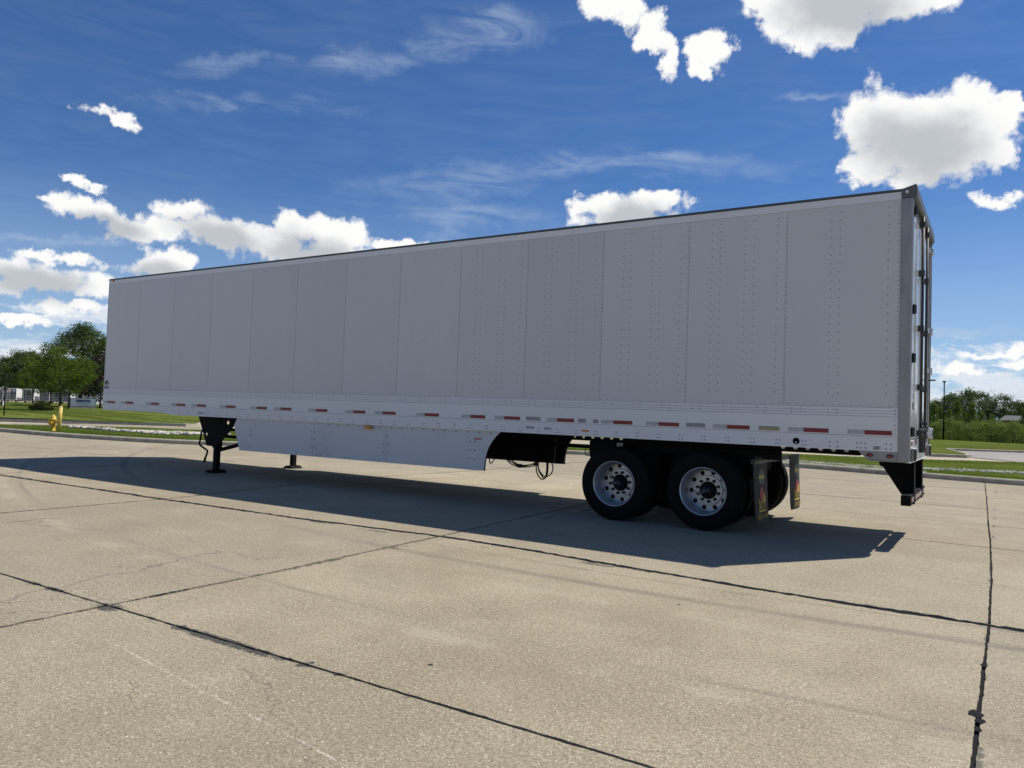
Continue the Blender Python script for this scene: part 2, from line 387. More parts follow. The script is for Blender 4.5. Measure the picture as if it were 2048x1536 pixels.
def concrete_material():
    m = bpy.data.materials.new('weathered_concrete'); m.use_nodes = True
    T = NT(m.node_tree); b = m.node_tree.nodes['Principled BSDF']
    P = T.n('ShaderNodeTexCoord').outputs['Object']
    big = T.noise(P, .16, 5, .6); mid = T.noise(P, 1.3, 6, .62); fine = T.noise(P, 38, 6, .72)
    info = T.n('ShaderNodeObjectInfo').outputs['Random']
    base = T.mix(T.ss(T.m('ADD', T.m('MULTIPLY', big, .6), T.m('MULTIPLY', mid, .4)), .36, .64), (.305, .258, .176), (.405, .350, .248))
    base = T.mix(T.ss(info, 0, 1, .0, .45), base, (.290, .262, .205))
    # sand grain and pale aggregate showing
    dens = T.ss(T.noise(P, 1.0, 4, .6), .36, .64)
    grit = T.noise(T.v('ADD', P, (5, 5, 5)), 95, 3, .7)
    base = T.mix(T.ss(grit, .52, .68, 0, .65), base, (.54, .48, .36))
    base = T.mix(T.ss(grit, .46, .32, 0, .80), base, (.11, .098, .078))
    base = T.mix(T.ss(fine, .36, .66), T.mix(1, base, (.80, .79, .77), 'MULTIPLY'), T.mix(1, base, (1.13, 1.13, 1.12), 'MULTIPLY'))
    vo = T.n('ShaderNodeTexVoronoi', feature='F1'); T.L(P, vo.inputs['Vector']); vo.inputs['Scale'].default_value = 72
    vo.inputs['Randomness'].default_value = 1
    stone = T.ss(vo.outputs['Distance'], .42, .28)
    vs = T.n('ShaderNodeSeparateXYZ'); T.L(vo.outputs['Color'], vs.inputs[0])
    pale = T.m('MULTIPLY', stone, T.ss(vs.outputs[0], T.m('SUBTRACT', .93, T.m('MULTIPLY', dens, .27)), T.m('SUBTRACT', .98, T.m('MULTIPLY', dens, .27))))
    base = T.mix(T.m('MULTIPLY', pale, .62), base, (.66, .61, .49))
    dark = T.m('MULTIPLY', stone, T.ss(vs.outputs[0], .22, .14))
    base = T.mix(T.m('MULTIPLY', dark, .55), base, (.13, .115, .095))
    # larger pale flecks and scuffed patches
    fl = T.n('ShaderNodeTexVoronoi', feature='F1'); T.L(T.v('ADD', P, (3, 7, 1)), fl.inputs['Vector']); fl.inputs['Scale'].default_value = 13
    fs = T.n('ShaderNodeSeparateXYZ'); T.L(fl.outputs['Color'], fs.inputs[0])
    base = T.mix(T.m('MULTIPLY', T.m('MULTIPLY', T.ss(fl.outputs['Distance'], .12, .06), T.ss(fs.outputs[1], .70, .78)), .65), base, (.70, .66, .55))
    base = T.mix(T.m('MULTIPLY', T.ss(T.noise(P, 2.1, 7, .72), .60, .74), .38), base, (.50, .46, .36))
    base = T.mix(T.m('MULTIPLY', T.ss(T.noise(P, .7, 6, .7), .55, .72), .28), base, (.17, .155, .135))
    # tyre sweeps: long faint arcs, some darker and some worn pale
    ring = T.v('LENGTH', T.v('SUBTRACT', P, (-2, 22, 0)))
    rb = T.noise(T.mapping(T.n('ShaderNodeCombineXYZ').outputs[0]), 1)
    cx = T.n('ShaderNodeCombineXYZ'); T.L(ring, cx.inputs[0]); T.L(T.m('MULTIPLY', mid, .12), cx.inputs[1])
    band = T.noise(cx.outputs[0], 3.6, 5, .66)
    base = T.mix(T.m('MULTIPLY', T.ss(band, .56, .70), T.ss(big, .40, .56, 0, .46)), base, (.13, .12, .11))
    base = T.mix(T.m('MULTIPLY', T.ss(band, .44, .32), T.ss(mid, .45, .6, 0, .34)), base, (.50, .46, .34))
    # tar smeared beside the sealed joints
    sp = T.n('ShaderNodeSeparateXYZ'); T.L(P, sp.inputs[0])
    smx = T.noise(T.mapping(P, scale=(22, 70, 1)), 1, 5, .75); smy = T.noise(T.mapping(P, scale=(70, 22, 1)), 1, 5, .75)
    patch = T.ss(T.noise(T.v('ADD', P, (.7, 0, 0)), 1.9, 3, .6), .44, .66)
    for ax, val, wd, nz, lvl in ((1, -6.55, .11, smx, 1.0), (1, -2.87, .12, smx, .55), (0, -4.34, .075, smy, .8), (0, .79, .05, smx, .35)):
        dd = T.m('ABSOLUTE', T.m('SUBTRACT', sp.outputs[ax], val))
        near = T.ss(dd, wd, .0)
        k = T.m('MULTIPLY', near, T.m('ADD', .30, T.m('MULTIPLY', patch, 1.0)))
        thr = T.m('SUBTRACT', .80, T.m('MULTIPLY', k, .40 * (.7 + .3 * lvl)))
        base = T.mix(T.m('MULTIPLY', T.ss(T.m('SUBTRACT', nz, thr), -.02, .03), .85 * (.6 + .4 * lvl)), base, (.035, .036, .040))
    # the crossing where sealant was spilt
    cr = T.ss(T.v('LENGTH', T.v('MULTIPLY', T.v('SUBTRACT', P, (-4.28, -6.56, 0)), (1, 1.6, 0))), .26, .02)
    base = T.mix(T.ss(T.m('SUBTRACT', smx, T.m('SUBTRACT', .74, T.m('MULTIPLY', cr, .36))), -.02, .03, 0, .85), base, (.035, .036, .040))
    # pale scored line in the foreground and hairline cracks
    ln = T.m('ABSOLUTE', T.m('ADD', T.m('ADD', sp.outputs[1], 7.0), T.m('ADD', T.m('MULTIPLY', T.m('ADD', sp.outputs[0], 3.3), .135), T.m('MULTIPLY', T.m('SUBTRACT', mid, .5), .03))))
    lm = T.m('MULTIPLY', T.ss(ln, .011, .004), T.m('MULTIPLY', T.ss(sp.outputs[0], -3.9, -3.2), T.ss(sp.outputs[0], -.9, -1.4)))
    base = T.mix(T.m('MULTIPLY', lm, T.ss(T.noise(P, 22, 4, .7), .42, .6, 0, .6)), base, (.62, .58, .48))
    ck = T.n('ShaderNodeTexVoronoi', feature='DISTANCE_TO_EDGE'); T.L(T.v('ADD', P, T.v('MULTIPLY', T.noise(P, 3, 5, .6, col=True), (.5, .5, 0))), ck.inputs['Vector']); ck.inputs['Scale'].default_value = .42
    base = T.mix(T.m('MULTIPLY', T.ss(ck.outputs['Distance'], .0035, .0012), T.ss(T.noise(P, .5, 2, .5), .5, .58, 0, .45)), base, (.09, .08, .07))
    # small black gum spots
    gp = T.n('ShaderNodeTexVoronoi', feature='F1'); T.L(P, gp.inputs['Vector']); gp.inputs['Scale'].default_value = 1.7
    gs = T.n('ShaderNodeSeparateXYZ'); T.L(gp.outputs['Color'], gs.inputs[0])
    base = T.mix(T.m('MULTIPLY', T.ss(gp.outputs['Distance'], .032, .022), T.ss(gs.outputs[0], .35, .4)), base, (.03, .03, .03))
    T.L(base, b.inputs['Base Color'])
    b.inputs['Roughness'].default_value = .88
    b.inputs['Specular IOR Level'].default_value = .2
    bp = T.n('ShaderNodeBump'); bp.inputs['Strength'].default_value = .8; bp.inputs['Distance'].default_value = .004
    h = T.m('ADD', T.m('MULTIPLY', fine, .8), T.m('MULTIPLY', stone, .35))
    T.L(h, bp.inputs['Height']); T.L(bp.outputs[0], b.inputs['Normal'])
    return m
M_concrete = concrete_material()
M_tar = mat('joint_tar', (.013, .013, .015), .9, var=.3, scale=20, bump=.003, bscale=60, spec=.15)
M_kerb = mat('kerb_concrete', (.37, .34, .27), .85, var=.18, scale=3, bump=.004, bscale=50, dirt=(.12, .11, .09, .5), dscale=2.5, spec=.15)
M_road = mat('pale_road_concrete', (.42, .365, .270), .85, var=.09, scale=.5, dirt=(.20, .18, .15, .35), dscale=.6, stretch=(1, 1, 1), spec=.15)
M_asphalt = mat('grey_parking_asphalt', (.31, .29, .26), .85, var=.12, scale=.4, dirt=(.12, .12, .12, .4), dscale=.5, spec=.15)

def grass_material(name, a, b_, stripes=True):
    m = bpy.data.materials.new(name); m.use_nodes = True
    T = NT(m.node_tree); b = m.node_tree.nodes['Principled BSDF']
    P = T.n('ShaderNodeTexCoord').outputs['Object']
    n1 = T.noise(P, .35, 6, .65); n2 = T.noise(P, 5, 6, .75); n3 = T.noise(P, 30, 4, .7)
    c = T.mix(T.ss(n1, .35, .65), a, b_)
    if stripes:
        st = T.noise(T.mapping(P, rot=(0, 0, R(28)), scale=(.10, .85, 1)), 1, 4, .6)
        c = T.mix(T.ss(st, .44, .60, .0, .8), c, (.19, .225, .055))
    c = T.mix(T.ss(n2, .35, .7), T.mix(1, c, (.62, .68, .6), 'MULTIPLY'), T.mix(1, c, (1.25, 1.2, 1.2), 'MULTIPLY'))
    c = T.mix(T.ss(n3, .5, .75, 0, .5), c, (.18, .20, .07))
    T.L(c, b.inputs['Base Color']); b.inputs['Roughness'].default_value = 1.0; b.inputs['Specular IOR Level'].default_value = .0
    bp = T.n('ShaderNodeBump'); bp.inputs['Distance'].default_value = .05; T.L(n3, bp.inputs['Height']); T.L(bp.outputs[0], b.inputs['Normal'])
    return m
M_grass = grass_material('mown_grass', (.066, .094, .018), (.105, .132, .030))
M_verge = grass_material('verge_grass', (.085, .115, .020), (.130, .160, .034), False)
M_field = grass_material('far_ground', (.06, .085, .02), (.08, .10, .03))

def leaf_material(name, a, b_, c_=None, trans=.25):
    m = bpy.data.materials.new(name); m.use_nodes = True
    T = NT(m.node_tree); b = m.node_tree.nodes['Principled BSDF']; out = m.node_tree.nodes['Material Output']
    P = T.n('ShaderNodeTexCoord').outputs['Object']
    rnd = T.n('ShaderNodeNewGeometry').outputs['Random Per Island']
    c = T.mix(T.ss(rnd, 0, 1), a, b_)
    c = T.mix(T.ss(T.noise(P, .55, 3, .6), .42, .62, 0, .6), c, c_ or b_)
    T.L(c, b.inputs['Base Color']); b.inputs['Roughness'].default_value = .7; b.inputs['Specular IOR Level'].default_value = .08
    tr = T.n('ShaderNodeBsdfTranslucent'); T.L(T.mix(1, c, (1.3, 1.5, .6), 'MULTIPLY'), tr.inputs[0])
    mx = T.n('ShaderNodeMixShader'); mx.inputs[0].default_value = trans
    T.L(b.outputs[0], mx.inputs[1]); T.L(tr.outputs[0], mx.inputs[2]); T.L(mx.outputs[0], out.inputs[0])
    return m
L_big = leaf_material('broadleaf_grey_green', (0.049, 0.075, 0.028), (0.090, 0.125, 0.046), (0.066, 0.100, 0.034), 0.3)
L_maple = leaf_material('maple_fresh_green', (0.041, 0.071, 0.012), (0.097, 0.146, 0.025), (0.122, 0.171, 0.025), 0.35)
L_dark = leaf_material('dark_wood_leaves', (0.043, 0.075, 0.038), (0.090, 0.133, 0.061), (0.109, 0.152, 0.065), 0.3)
L_olive = leaf_material('willow_shrub_leaves', (0.121, 0.153, 0.048), (0.195, 0.232, 0.084), (0.153, 0.195, 0.058), 0.35)
L_olive2 = leaf_material('yellow_green_shrub_leaves', (0.109, 0.140, 0.036), (0.192, 0.222, 0.068), (0.145, 0.186, 0.047), 0.35)
L_pine = leaf_material('conifer_green', (0.052, 0.086, 0.021), (0.149, 0.207, 0.052), (0.184, 0.241, 0.057), 0.3)
L_red = leaf_material('purple_red_leaves', (0.024, 0.016, 0.014), (0.054, 0.034, 0.029), (0.036, 0.036, 0.024), .15)
L_bare = leaf_material('thin_pale_spring_leaves', (.13, .12, .085), (.19, .175, .13), (.15, .14, .10), .2)
L_bush = leaf_material('yew_bush_leaves', (0.054, 0.076, 0.022), (0.154, 0.172, 0.046), (0.100, 0.100, 0.036), 0.2)
L_blade = leaf_material('grass_blades', (.12, .165, .030), (.22, .26, .065), (.17, .20, .045), .35)
M_bark = mat('grey_brown_bark', (.045, .036, .028), .9, var=.3, scale=9, bump=.02, bscale=14)

# ---------------------------------------------------------------- pavement: tar-filled joints between concrete slabs
def interp(pts, t):
    if t <= pts[0][0]: return pts[0][1]
    for (a, b), (c, d) in zip(pts, pts[1:]):
        if t <= c: return b + (d - b) * (t - a) / (c - a)
    return pts[-1][1]
YJ = [  # long joints: Y as a function of X, half width of the tar
    ([(-60, -13.9), (20, -13.9)], .010), ([(-60, -10.2), (20, -10.2)], .014),
    ([(-60, -6.5), (-5.9, -6.53), (20, -6.57)], .011),
    ([(-60, -2.9), (-14, -2.95), (-9.2, -2.89), (-6.6, -2.82), (-4.4, -2.63), (-3.5, -2.65), (-1.9, -2.80), (-.5, -2.9), (20, -3.05)], .048),
    ([(-60, .9), (-23, 1.05), (-10.4, 1.22), (-4.5, 1.42), (-.2, 1.36), (20, 1.1)], .014),
    ([(-60, 3.9), (-7, 3.8), (20, 3.75)], .006),
    ([(-60, 6.3), (-2.4, 6.45), (20, 6.1)], .012),
    ([(-60, 9.0), (-2.8, 9.0), (20, 9.2)], .008),
    ([(-60, 11.5), (20, 11.0)], .008), ([(-60, 17), (20, 17)], .008)]
XJ = [  # cross joints: X as a function of Y
    ([(-20, -39.5), (20, -40)], .012), ([(-20, -34.4), (20, -35)], .012), ([(-20, -29.4), (20, -30)], .012), ([(-20, -24.4), (20, -25)], .012),
    ([(-20, -19.5), (20, -20)], .016),
    ([(-20, -14.2), (-2.9, -14.25), (-.5, -14.9), (1.1, -15.1), (20, -15)], .018),
    ([(-20, -9.2), (-2.9, -9.3), (-.4, -9.69), (1.5, -9.95), (4.4, -9.7), (20, -9.5)], .032),
    ([(-20, -4.3), (-5.2, -4.34), (-2.63, -4.47), (-1.25, -4.57), (1.5, -4.72), (20, -4.9)], .021),
    ([(-20, .76), (-5.7, .77), (-3.0, .80), (-1, .80), (2.1, .76), (3.85, .72), (8.4, .64), (14, .53), (20, .5)], .010),
    ([(-20, 5.9), (20, 5.7)], .014), ([(-20, 11), (20, 10.8)], .014), ([(-20, 16), (20, 16)], .014)]
rng = random.Random(5)
from mathutils import noise as mnoise
def jag(x, y, s):
    return (mnoise.noise(Vector((x*2.1, y*2.1, s))) * .7 + mnoise.noise(Vector((x*9, y*9, s))) * .8 + mnoise.noise(Vector((x*37, y*37, s+3))) * .9)
def slab_outline(i, j):
    (xa, wa), (xb, wb), (ya, va), (yb, vb) = XJ[i], XJ[i+1], YJ[j], YJ[j+1]
    x0 = interp(xa, (interp(ya, interp(xa, 0)) + interp(yb, interp(xa, 0)))/2); x1 = interp(xb, 0)
    cx = (x0+x1)/2
    y0, y1 = interp(ya, cx), interp(yb, cx)
    near = (-13 < cx < 6 and -11 < (y0+y1)/2 < 3)
    st = .045 if near else .3
    P = []
    def seg(n, fn):
        for k in range(n): P.append(fn(k / n))
    def corner(xj, yj, yy):
        x = interp(xj, yy)
        return x, interp(yj, x)
    c00 = corner(xa, ya, y0); c10 = corner(xb, ya, y0); c11 = corner(xb, yb, y1); c01 = corner(xa, yb, y1)
    nx = max(2, int((c10[0]-c00[0])/st)); ny = max(2, int((c11[1]-c10[1])/st))
    amp = .75
    def ylow(t):
        x = c00[0]+wa+(c10[0]-wb-c00[0]-wa)*t; return (x, interp(ya, x)+va*(1+amp*jag(x, 1, j)))
    def xhi(t):
        y = c10[1]+va+(c11[1]-vb-c10[1]-va)*t; return (interp(xb, y)-wb*(1+amp*jag(2, y, i+1)), y)
    def yhi(t):
        x = c11[0]-wb+(c01[0]+wa-c11[0]+wb)*t; return (x, interp(yb, x)-vb*(1+amp*jag(x, 5, j+1)))
    def xlo(t):
        y = c01[1]-vb+(c00[1]+va-c01[1]+vb)*t; return (interp(xa, y)+wa*(1+amp*jag(7, y, i)), y)
    seg(nx, ylow); seg(ny, xhi); seg(nx, yhi); seg(ny, xlo)
    return P
lot = MB(); lot.add([(-39.3, -13.85, -.012), (15.9, -13.85, -.012), (15.9, 16.9, -.012), (-39.3, 16.9, -.012)], [(0, 1, 2, 3)])
lot = tag(lot.build('pavement', M_tar), kind='structure')
for i in range(len(XJ)-1):
    for j in range(len(YJ)-1):
        P = slab_outline(i, j); n = len(P)
        mb = MB(); dz = rng.uniform(-.0015, .0015)
        mb.add([(x, y, dz) for x, y in P] + [(x, y, -.02) for x, y in P], [tuple(range(n))] + [(k, k+n, (k+1) % n+n, (k+1) % n) for k in range(n)])
        mb.build('concrete_slab', M_concrete, lot, fix=False)
# lumps of tar squeezed out of the near cross joint
tb = MB()
for cx, cy, r in ((.79, -4.05, .035), (.765, -5.00, .055), (.785, -5.10, .04), (.78, -5.22, .03)):
    pts = [(cx + r*(1+rng.uniform(-.25, .25))*math.cos(t)*.55, cy + r*(1+rng.uniform(-.3, .3))*math.sin(t)) for t in [2*math.pi*k/18 for k in range(18)]]
    tb.add([(cx, cy, .009)] + [(x, y, .003) for x, y in pts], [(0, 1+k, 1+(k+1) % 18) for k in range(18)], 0, True)
tb.build('tar_lump', M_tar, lot, kind='stuff')

# ---------------------------------------------------------------- kerbs, verge, road, lawns
def smooth_line(pts, n=6):
    out = []
    for i in range(len(pts)-1):
        p0, p1, p2, p3 = (Vector(pts[max(0, i-1)]), Vector(pts[i]), Vector(pts[i+1]), Vector(pts[min(len(pts)-1, i+2)]))
        for k in range(n):
            t = k/n
            out.append(.5*((2*p1)+(p2-p0)*t+(2*p0-5*p1+4*p2-p3)*t*t+(3*p1-p0-3*p2+p3)*t**3))
    out.append(Vector(pts[-1]))
    return out
def kerb(name, line, w=.16, h=.135, base=-.05, side=1):
    """line: front foot of the kerb; side +1 puts its body to the left of the walking direction"""
    mb = MB(); n = len(line); rings = []
    for i, p in enumerate(line):
        d = (line[min(n-1, i+1)] - line[max(0, i-1)]).normalized(); s = Vector((-d.y, d.x)) * side
        q = [(-.012, base), (-.008, .02), (0.0, h*.8), (.03, h), (w+.06, h+.004), (w+.07, base)]
        rings.append([(p.x + s.x*a, p.y + s.y*a, b) for a, b in q])
    vs = [v for r in rings for v in r]
    fs = [(i*6+k, i*6+k+1, (i+1)*6+k+1, (i+1)*6+k) for i in range(n-1) for k in range(5)]
    mb.add(vs, fs)
    return tag(mb.build(name, M_kerb), kind='structure')
NEAR = smooth_line([(-60, -6), (-46, .3), (-38, 3.1), (-31.6, 4.35), (-28.0, 4.45), (-25.0, 4.75), (-21.4, 5.75), (-18.5, 8.2), (-15.6, 11.5), (-12.0, 14.1), (-8.5, 15.3), (-4.6, 15.2), (-2.2, 14.6), (1.4, 13.75), (6, 13.0), (16, 12.6)])
BACK = smooth_line([(-62, -1), (-50, 1.5), (-41, 4.0), (-35.6, 6.4), (-34.2, 8.2), (-32.6, 10.2), (-29, 12.8), (-22, 16.5), (-14.8, 19.9), (-9, 21.8), (-5.0, 22.9), (-1.6, 24.4), (1.7, 27.0), (6, 30), (16, 31)])
FARK = smooth_line([(-90, -40), (-62, -10), (-50, 3.5), (-43.4, 9.9), (-40.3, 12.4), (-37.7, 14.7), (-36.4, 16.0)])
kerb('kerb', NEAR)
def fill(poly, hfun, step, extra=()):
    """triangulated area with inner points every step metres"""
    xs = [p[0] for p in poly]; ys = [p[1] for p in poly]
    def inside(x, y):
        c = False; n = len(poly)
        for i in range(n):
            x1, y1 = poly[i][0], poly[i][1]; x2, y2 = poly[(i+1) % n][0], poly[(i+1) % n][1]
            if (y1 > y) != (y2 > y) and x < (x2-x1)*(y-y1)/(y2-y1)+x1: c = not c
        return c
    V = [Vector((p[0], p[1])) for p in poly]; n = len(V)
    x = min(xs)+step/2; k = 0
    while x < max(xs):
        y = min(ys)+step/2
        while y < max(ys):
            a, b = x + rng.uniform(-.2, .2)*step, y + rng.uniform(-.2, .2)*step
            if inside(a, b): V.append(Vector((a, b)))
            y += step
        x += step
    V += [Vector(e) for e in extra if inside(*e)]
    r = delaunay_2d_cdt(V, [(i, (i+1) % n) for i in range(n)], [], 1, 1e-5)
    return [(v.x, v.y, hfun(v.x, v.y)) for v in r[0]], [tuple(f) for f in r[2]]
def sstep(x, a, b):
    t = min(1, max(0, (x-a)/(b-a))); return t*t*(3-2*t)
def hverge(x, y):
    return .112 + .04*mnoise.noise(Vector((x*.4, y*.4, 0)))
vpoly = [(p.x, p.y) for p in NEAR[2:]]
vpoly = []
for i, p in enumerate(NEAR):
    d = (NEAR[min(len(NEAR)-1, i+1)] - NEAR[max(0, i-1)]).normalized(); s = Vector((-d.y, d.x)); q = p + s*.12
    vpoly.append((q.x, q.y))
vpoly += [(p.x, p.y) for p in reversed(BACK)]
vb = MB(); v, f = fill(vpoly, hverge, 1.0); vb.add(v, f, 0, True)
nv = len(v)
# the back edge drops to the road
for a, b in zip(BACK, BACK[1:]):
    vb.add([(a.x, a.y, hverge(a.x, a.y)), (b.x, b.y, hverge(b.x, b.y)), (b.x, b.y, -.03), (a.x, a.y, -.03)], [(0, 1, 2, 3)])
tag(vb.build('grass_verge', M_verge, fix=False), kind='structure')

rd = MB(); rd.add([(-140, -80, -.03), (60, -80, -.03), (60, 60, -.03), (-140, 60, -.03)], [(0, 1, 2, 3)])
tag(rd.build('road', M_road, fix=False), kind='structure')

def hlawn(x, y):
    d = math.hypot(x-CAM.x, y-CAM.y)
    left = sstep(-x, 22, 40)
    up = .13 + .36*sstep(d, 42, 66)
    down = -1.35*sstep(d, 108, 160)
    h = up + down
    hr = .10 - .10*sstep(d, 50, 80)
    n = .06*mnoise.noise(Vector((x*.05, y*.05, 2)))
    return h*left + hr*(1-left) + n*sstep(d, 50, 70)
lawn_front = [(p.x, p.y) for p in FARK] + [(-37.2, 17.2), (-40.4, 19.9), (-50, 29.5), (-66, 44), (-110, 85)]
outer = [(-700, 560), (-1100, 200), (-1100, -400), (-300, -400), (-140, -80)]
lb = MB(); v, f = fill(lawn_front + outer, hlawn, 26, [(-40-a*7+b*0, 12+b*7) for a in range(16) for b in range(14)] + [(-36-a*3, 12+b*3) for a in range(14) for b in range(8)])
lb.add(v, f, 0, True); tag(lb.build('lawn', M_grass, fix=False), kind='structure')
kerb('kerb', [Vector(p) for p in lawn_front[:-4]] + [Vector(lawn_front[-4])], w=.16, h=.15, side=1)
LF2 = [(-100, 88), (-58, 46), (-44, 33), (-34, 26.5), (-22, 27.5), (-12, 30.0), (-5, 31.3), (-1.94, 31.8), (-.45, 32.5), (-.30, 33.4), (-.5, 35.5), (-1.75, 43.2), (2.2, 46.2), (10, 48.5), (40, 52), (60, 53)]
outer2 = [(300, 120), (900, 400), (700, 1200), (-200, 1300), (-690, 570)]
lb = MB(); v, f = fill(LF2 + outer2, hlawn, 26, [(-60+a*6, 34+b*6) for a in range(16) for b in range(11)])
lb.add(v, f, 0, True); tag(lb.build('lawn', M_grass, fix=False), kind='structure')
kerb('kerb', [Vector(p) for p in LF2], w=.16, h=.115, side=1)
pk = MB(); pk.add([(-.30, 33.4, -.008), (1.7, 29.9, -.008), (60, 24, -.008), (60, 53, -.008), (10, 48.5, -.008), (2.2, 46.2, -.008), (-1.75, 43.2, -.008), (-.5, 35.5, -.008)], [tuple(range(8))])
tag(pk.build('parking_area', M_asphalt, fix=False), kind='structure')
gr = MB(); n = 64; gr.add([(0, 0, -3.2)] + [(2600*math.cos(2*math.pi*k/n), 2600*math.sin(2*math.pi*k/n), -3.2) for k in range(n)], [(0, 1+k, 1+(k+1) % n) for k in range(n)])
tag(gr.build('ground', M_field, fix=False), kind='structure')

# drive and yard beyond the lawn, at the foot of the far trailers
yd = MB(); yd.add([(*at(-60, 800, 150).xy, -.80), (*at(230, 800, 150).xy, -.80), (*at(230, 800, 360).xy, -.80), (*at(-60, 800, 360).xy, -.80)], [(0, 1, 2, 3)])
tag(yd.build('trailer_yard', M_road, fix=False), kind='structure')

def rock_mesh(mb, c, r, rg, mi=0):
    vs = []; k = 5
    for zz, rr in ((-.5, .7), (.15, 1.0), (.6, .6)):
        for i in range(k):
            t = 2*math.pi*i/k + zz*2; q = r*rr*rg.uniform(.7, 1.2)
            vs.append((c[0]+q*math.cos(t), c[1]+q*math.sin(t), c[2]+r*zz*rg.uniform(.8, 1.2)))
    fs = [(a*k+i, a*k+(i+1) % k, (a+1)*k+(i+1) % k, (a+1)*k+i) for a in range(2) for i in range(k)] + [tuple(range(2*k, 3*k))]
    mb.add(vs, fs, mi)
M_rock = mat('white_limestone_rock', (.52, .49, .42), .8, var=.25, scale=1.5, bump=.01, bscale=12)
M_gravel = mat('grey_gravel', (.55, .52, .45), .85, var=.45, scale=5)
rk = MB(); rg = random.Random(3)
band = [(-32.2, 7.75, .12), (-31.0, 7.75, .15), (-29.5, 7.8, .16), (-28.2, 7.95, .25), (-27.2, 8.35, .65), (-26.3, 8.5, 1.05), (-25.4, 8.7, 1.1), (-24.6, 9.3, .6)]
for k in range(460):
    t = rg.random()**.75*(len(band)-1.001); i = int(t); u = t-i
    x = band[i][0]+(band[i+1][0]-band[i][0])*u; y = band[i][1]+(band[i+1][1]-band[i][1])*u; w = band[i][2]+(band[i+1][2]-band[i][2])*u
    x += rg.uniform(-.2, .2); y += rg.uniform(-w, w)
    rock_mesh(rk, (x, y, hverge(x, y)+.02), rg.uniform(.05, .125), rg)
tag(rk.build('riprap_rocks', M_rock, fix=False), 'pile of white broken limestone rocks on the grass verge behind the hydrant', 'rocks', kind='stuff')
gv = MB()
for k in range(6000):
    if rg.random() < .72: x = rg.uniform(-7.5, -.9); y = interp([(-7.5, 15.35), (-4.6, 15.35), (-2.2, 14.75), (-.9, 14.5)], x) + .1 + rg.random()**1.5*2.0*interp([(-7.5, .6), (-4.5, 1), (-2, .9), (-.9, .3)], x)
    else: x = rg.uniform(-1.8, 7); y = 17.6 + rg.gauss(0, .28) + .3*x
    rock_mesh(gv, (x, y, hverge(x, y)+.008), rg.uniform(.013, .034), rg)
tag(gv.build('gravel', M_gravel, fix=False), 'band of loose grey gravel behind the kerb near the rear of the trailer', 'gravel', kind='stuff')

def blades(name, area, count, h, w, label, seed):
    r = np.random.default_rng(seed); vs = []; fs = []
    pts = area(r, count); 
    for (x, y, z) in pts:
        t = r.uniform(0, 6.28); hh = h*r.uniform(.5, 1.3); ww = w*r.uniform(.6, 1.2); lx, ly = r.uniform(-.5, .5, 2)*hh
        b = len(vs); cx, sx_ = math.cos(t)*ww, math.sin(t)*ww
        vs += [(x-cx, y-sx_, z-.01), (x+cx, y+sx_, z-.01), (x+lx, y+ly, z+hh)]; fs.append((b, b+1, b+2))
    mb = MB(); mb.add(vs, fs)
    return tag(mb.build(name, L_blade, fix=False), label, 'grass', kind='stuff')
def near_area(r, count):
    out = []; n = len(NEAR)-1; skip = 12
    while len(out) < count:
        t = r.uniform(skip, n-12); i = int(t); u = t-i
        p = NEAR[i].lerp(NEAR[i+1], u); d = (NEAR[i+1]-NEAR[i]).normalized(); s = Vector((-d.y, d.x)); k = .17 + abs(r.normal(0, 1.0))
        q = p + s*k; out.append((q.x, q.y, hverge(q.x, q.y)))
    return out
blades('grass_blades', near_area, 60000, .040, .010, 'short rough grass blades growing on the verge along the near kerb', 2)
def back_area(r, count):
    out = []; n = len(BACK)-1
    while len(out) < count:
        t = r.uniform(12, n-12); i = int(t); u = t-i
        p = BACK[i].lerp(BACK[i+1], u); d = (BACK[i+1]-BACK[i]).normalized(); s = Vector((-d.y, d.x)); q = p - s*abs(r.normal(0, 1.3))
        out.append((q.x, q.y, hverge(q.x, q.y)))
    return out
blades('grass_blades', back_area, 16000, .030, .012, 'rough grass blades along the back edge of the verge by the road', 4)

# ================================================================ THE TRAILER
L_T, W_T = 16.154, 2.59
TR = empty('semi_trailer', (-8.08, 1.3, 0), 'long white box semi-trailer parked alone on the concrete lot, standing on its landing gear', 'semi-trailer')
origin(TR, (-8.08, 1.3, 0))
ZP, ZT, ZB = 1.622, 3.985, 1.127
seams = [-1.35 - 1.231*k for k in range(12)]
edges = [-.11] + seams + [-L_T + .03]

# core box behind the skins, so that gaps show sealant and the box throws its shadow
c = MB(); c.box(-L_T+.02, -.12, .006, W_T-.006, 1.20, 4.05); part(c, 'inner_box', M_seam, TR)
for k in range(13):
    x1, x0 = edges[k], edges[k+1]
    b = MB(); b.box(x0+.0015, x1-.0015, .001, .006, ZP+.003, ZT-.003)
    part(b, 'side_panel', M_panel, TR)
# rivet rows
rv = MB()
NY = (0, -1, 0)
def riv(x, z, r=.0075, y=0.0, d=.004): rv.disc((x, y, z), r, NY, 6, 0, d)
for s_ in seams:
    z = ZP+.04
    while z < ZT-.03: riv(s_-.012, z); z += .05
z = ZP+.04
while z < ZT-.03: riv(-.132, z); z += .05
for k in range(13):
    x1, x0 = edges[k], edges[k+1]
    n_in = [-.115] + ([-.52, -.41, -.93, -.82] if k > 0 else [])
    cols = [x1-.115] if k > 0 else [-.237, -.75, -.85]
    if k > 0: cols += [x1-.40, x1-.51, x1-.82, x1-.93]
    for cx in cols:
        z = ZP+.16
        while z < ZT-.05: riv(cx, z, .0085 if k < 5 else .0055); z += .1015
x = -.2
while x > -L_T+.1:
    riv(x, ZP+.022, .006); riv(x, 4.012, .0055); x -= .1
part(rv, 'rivets', M_rivet, TR, kind='stuff')
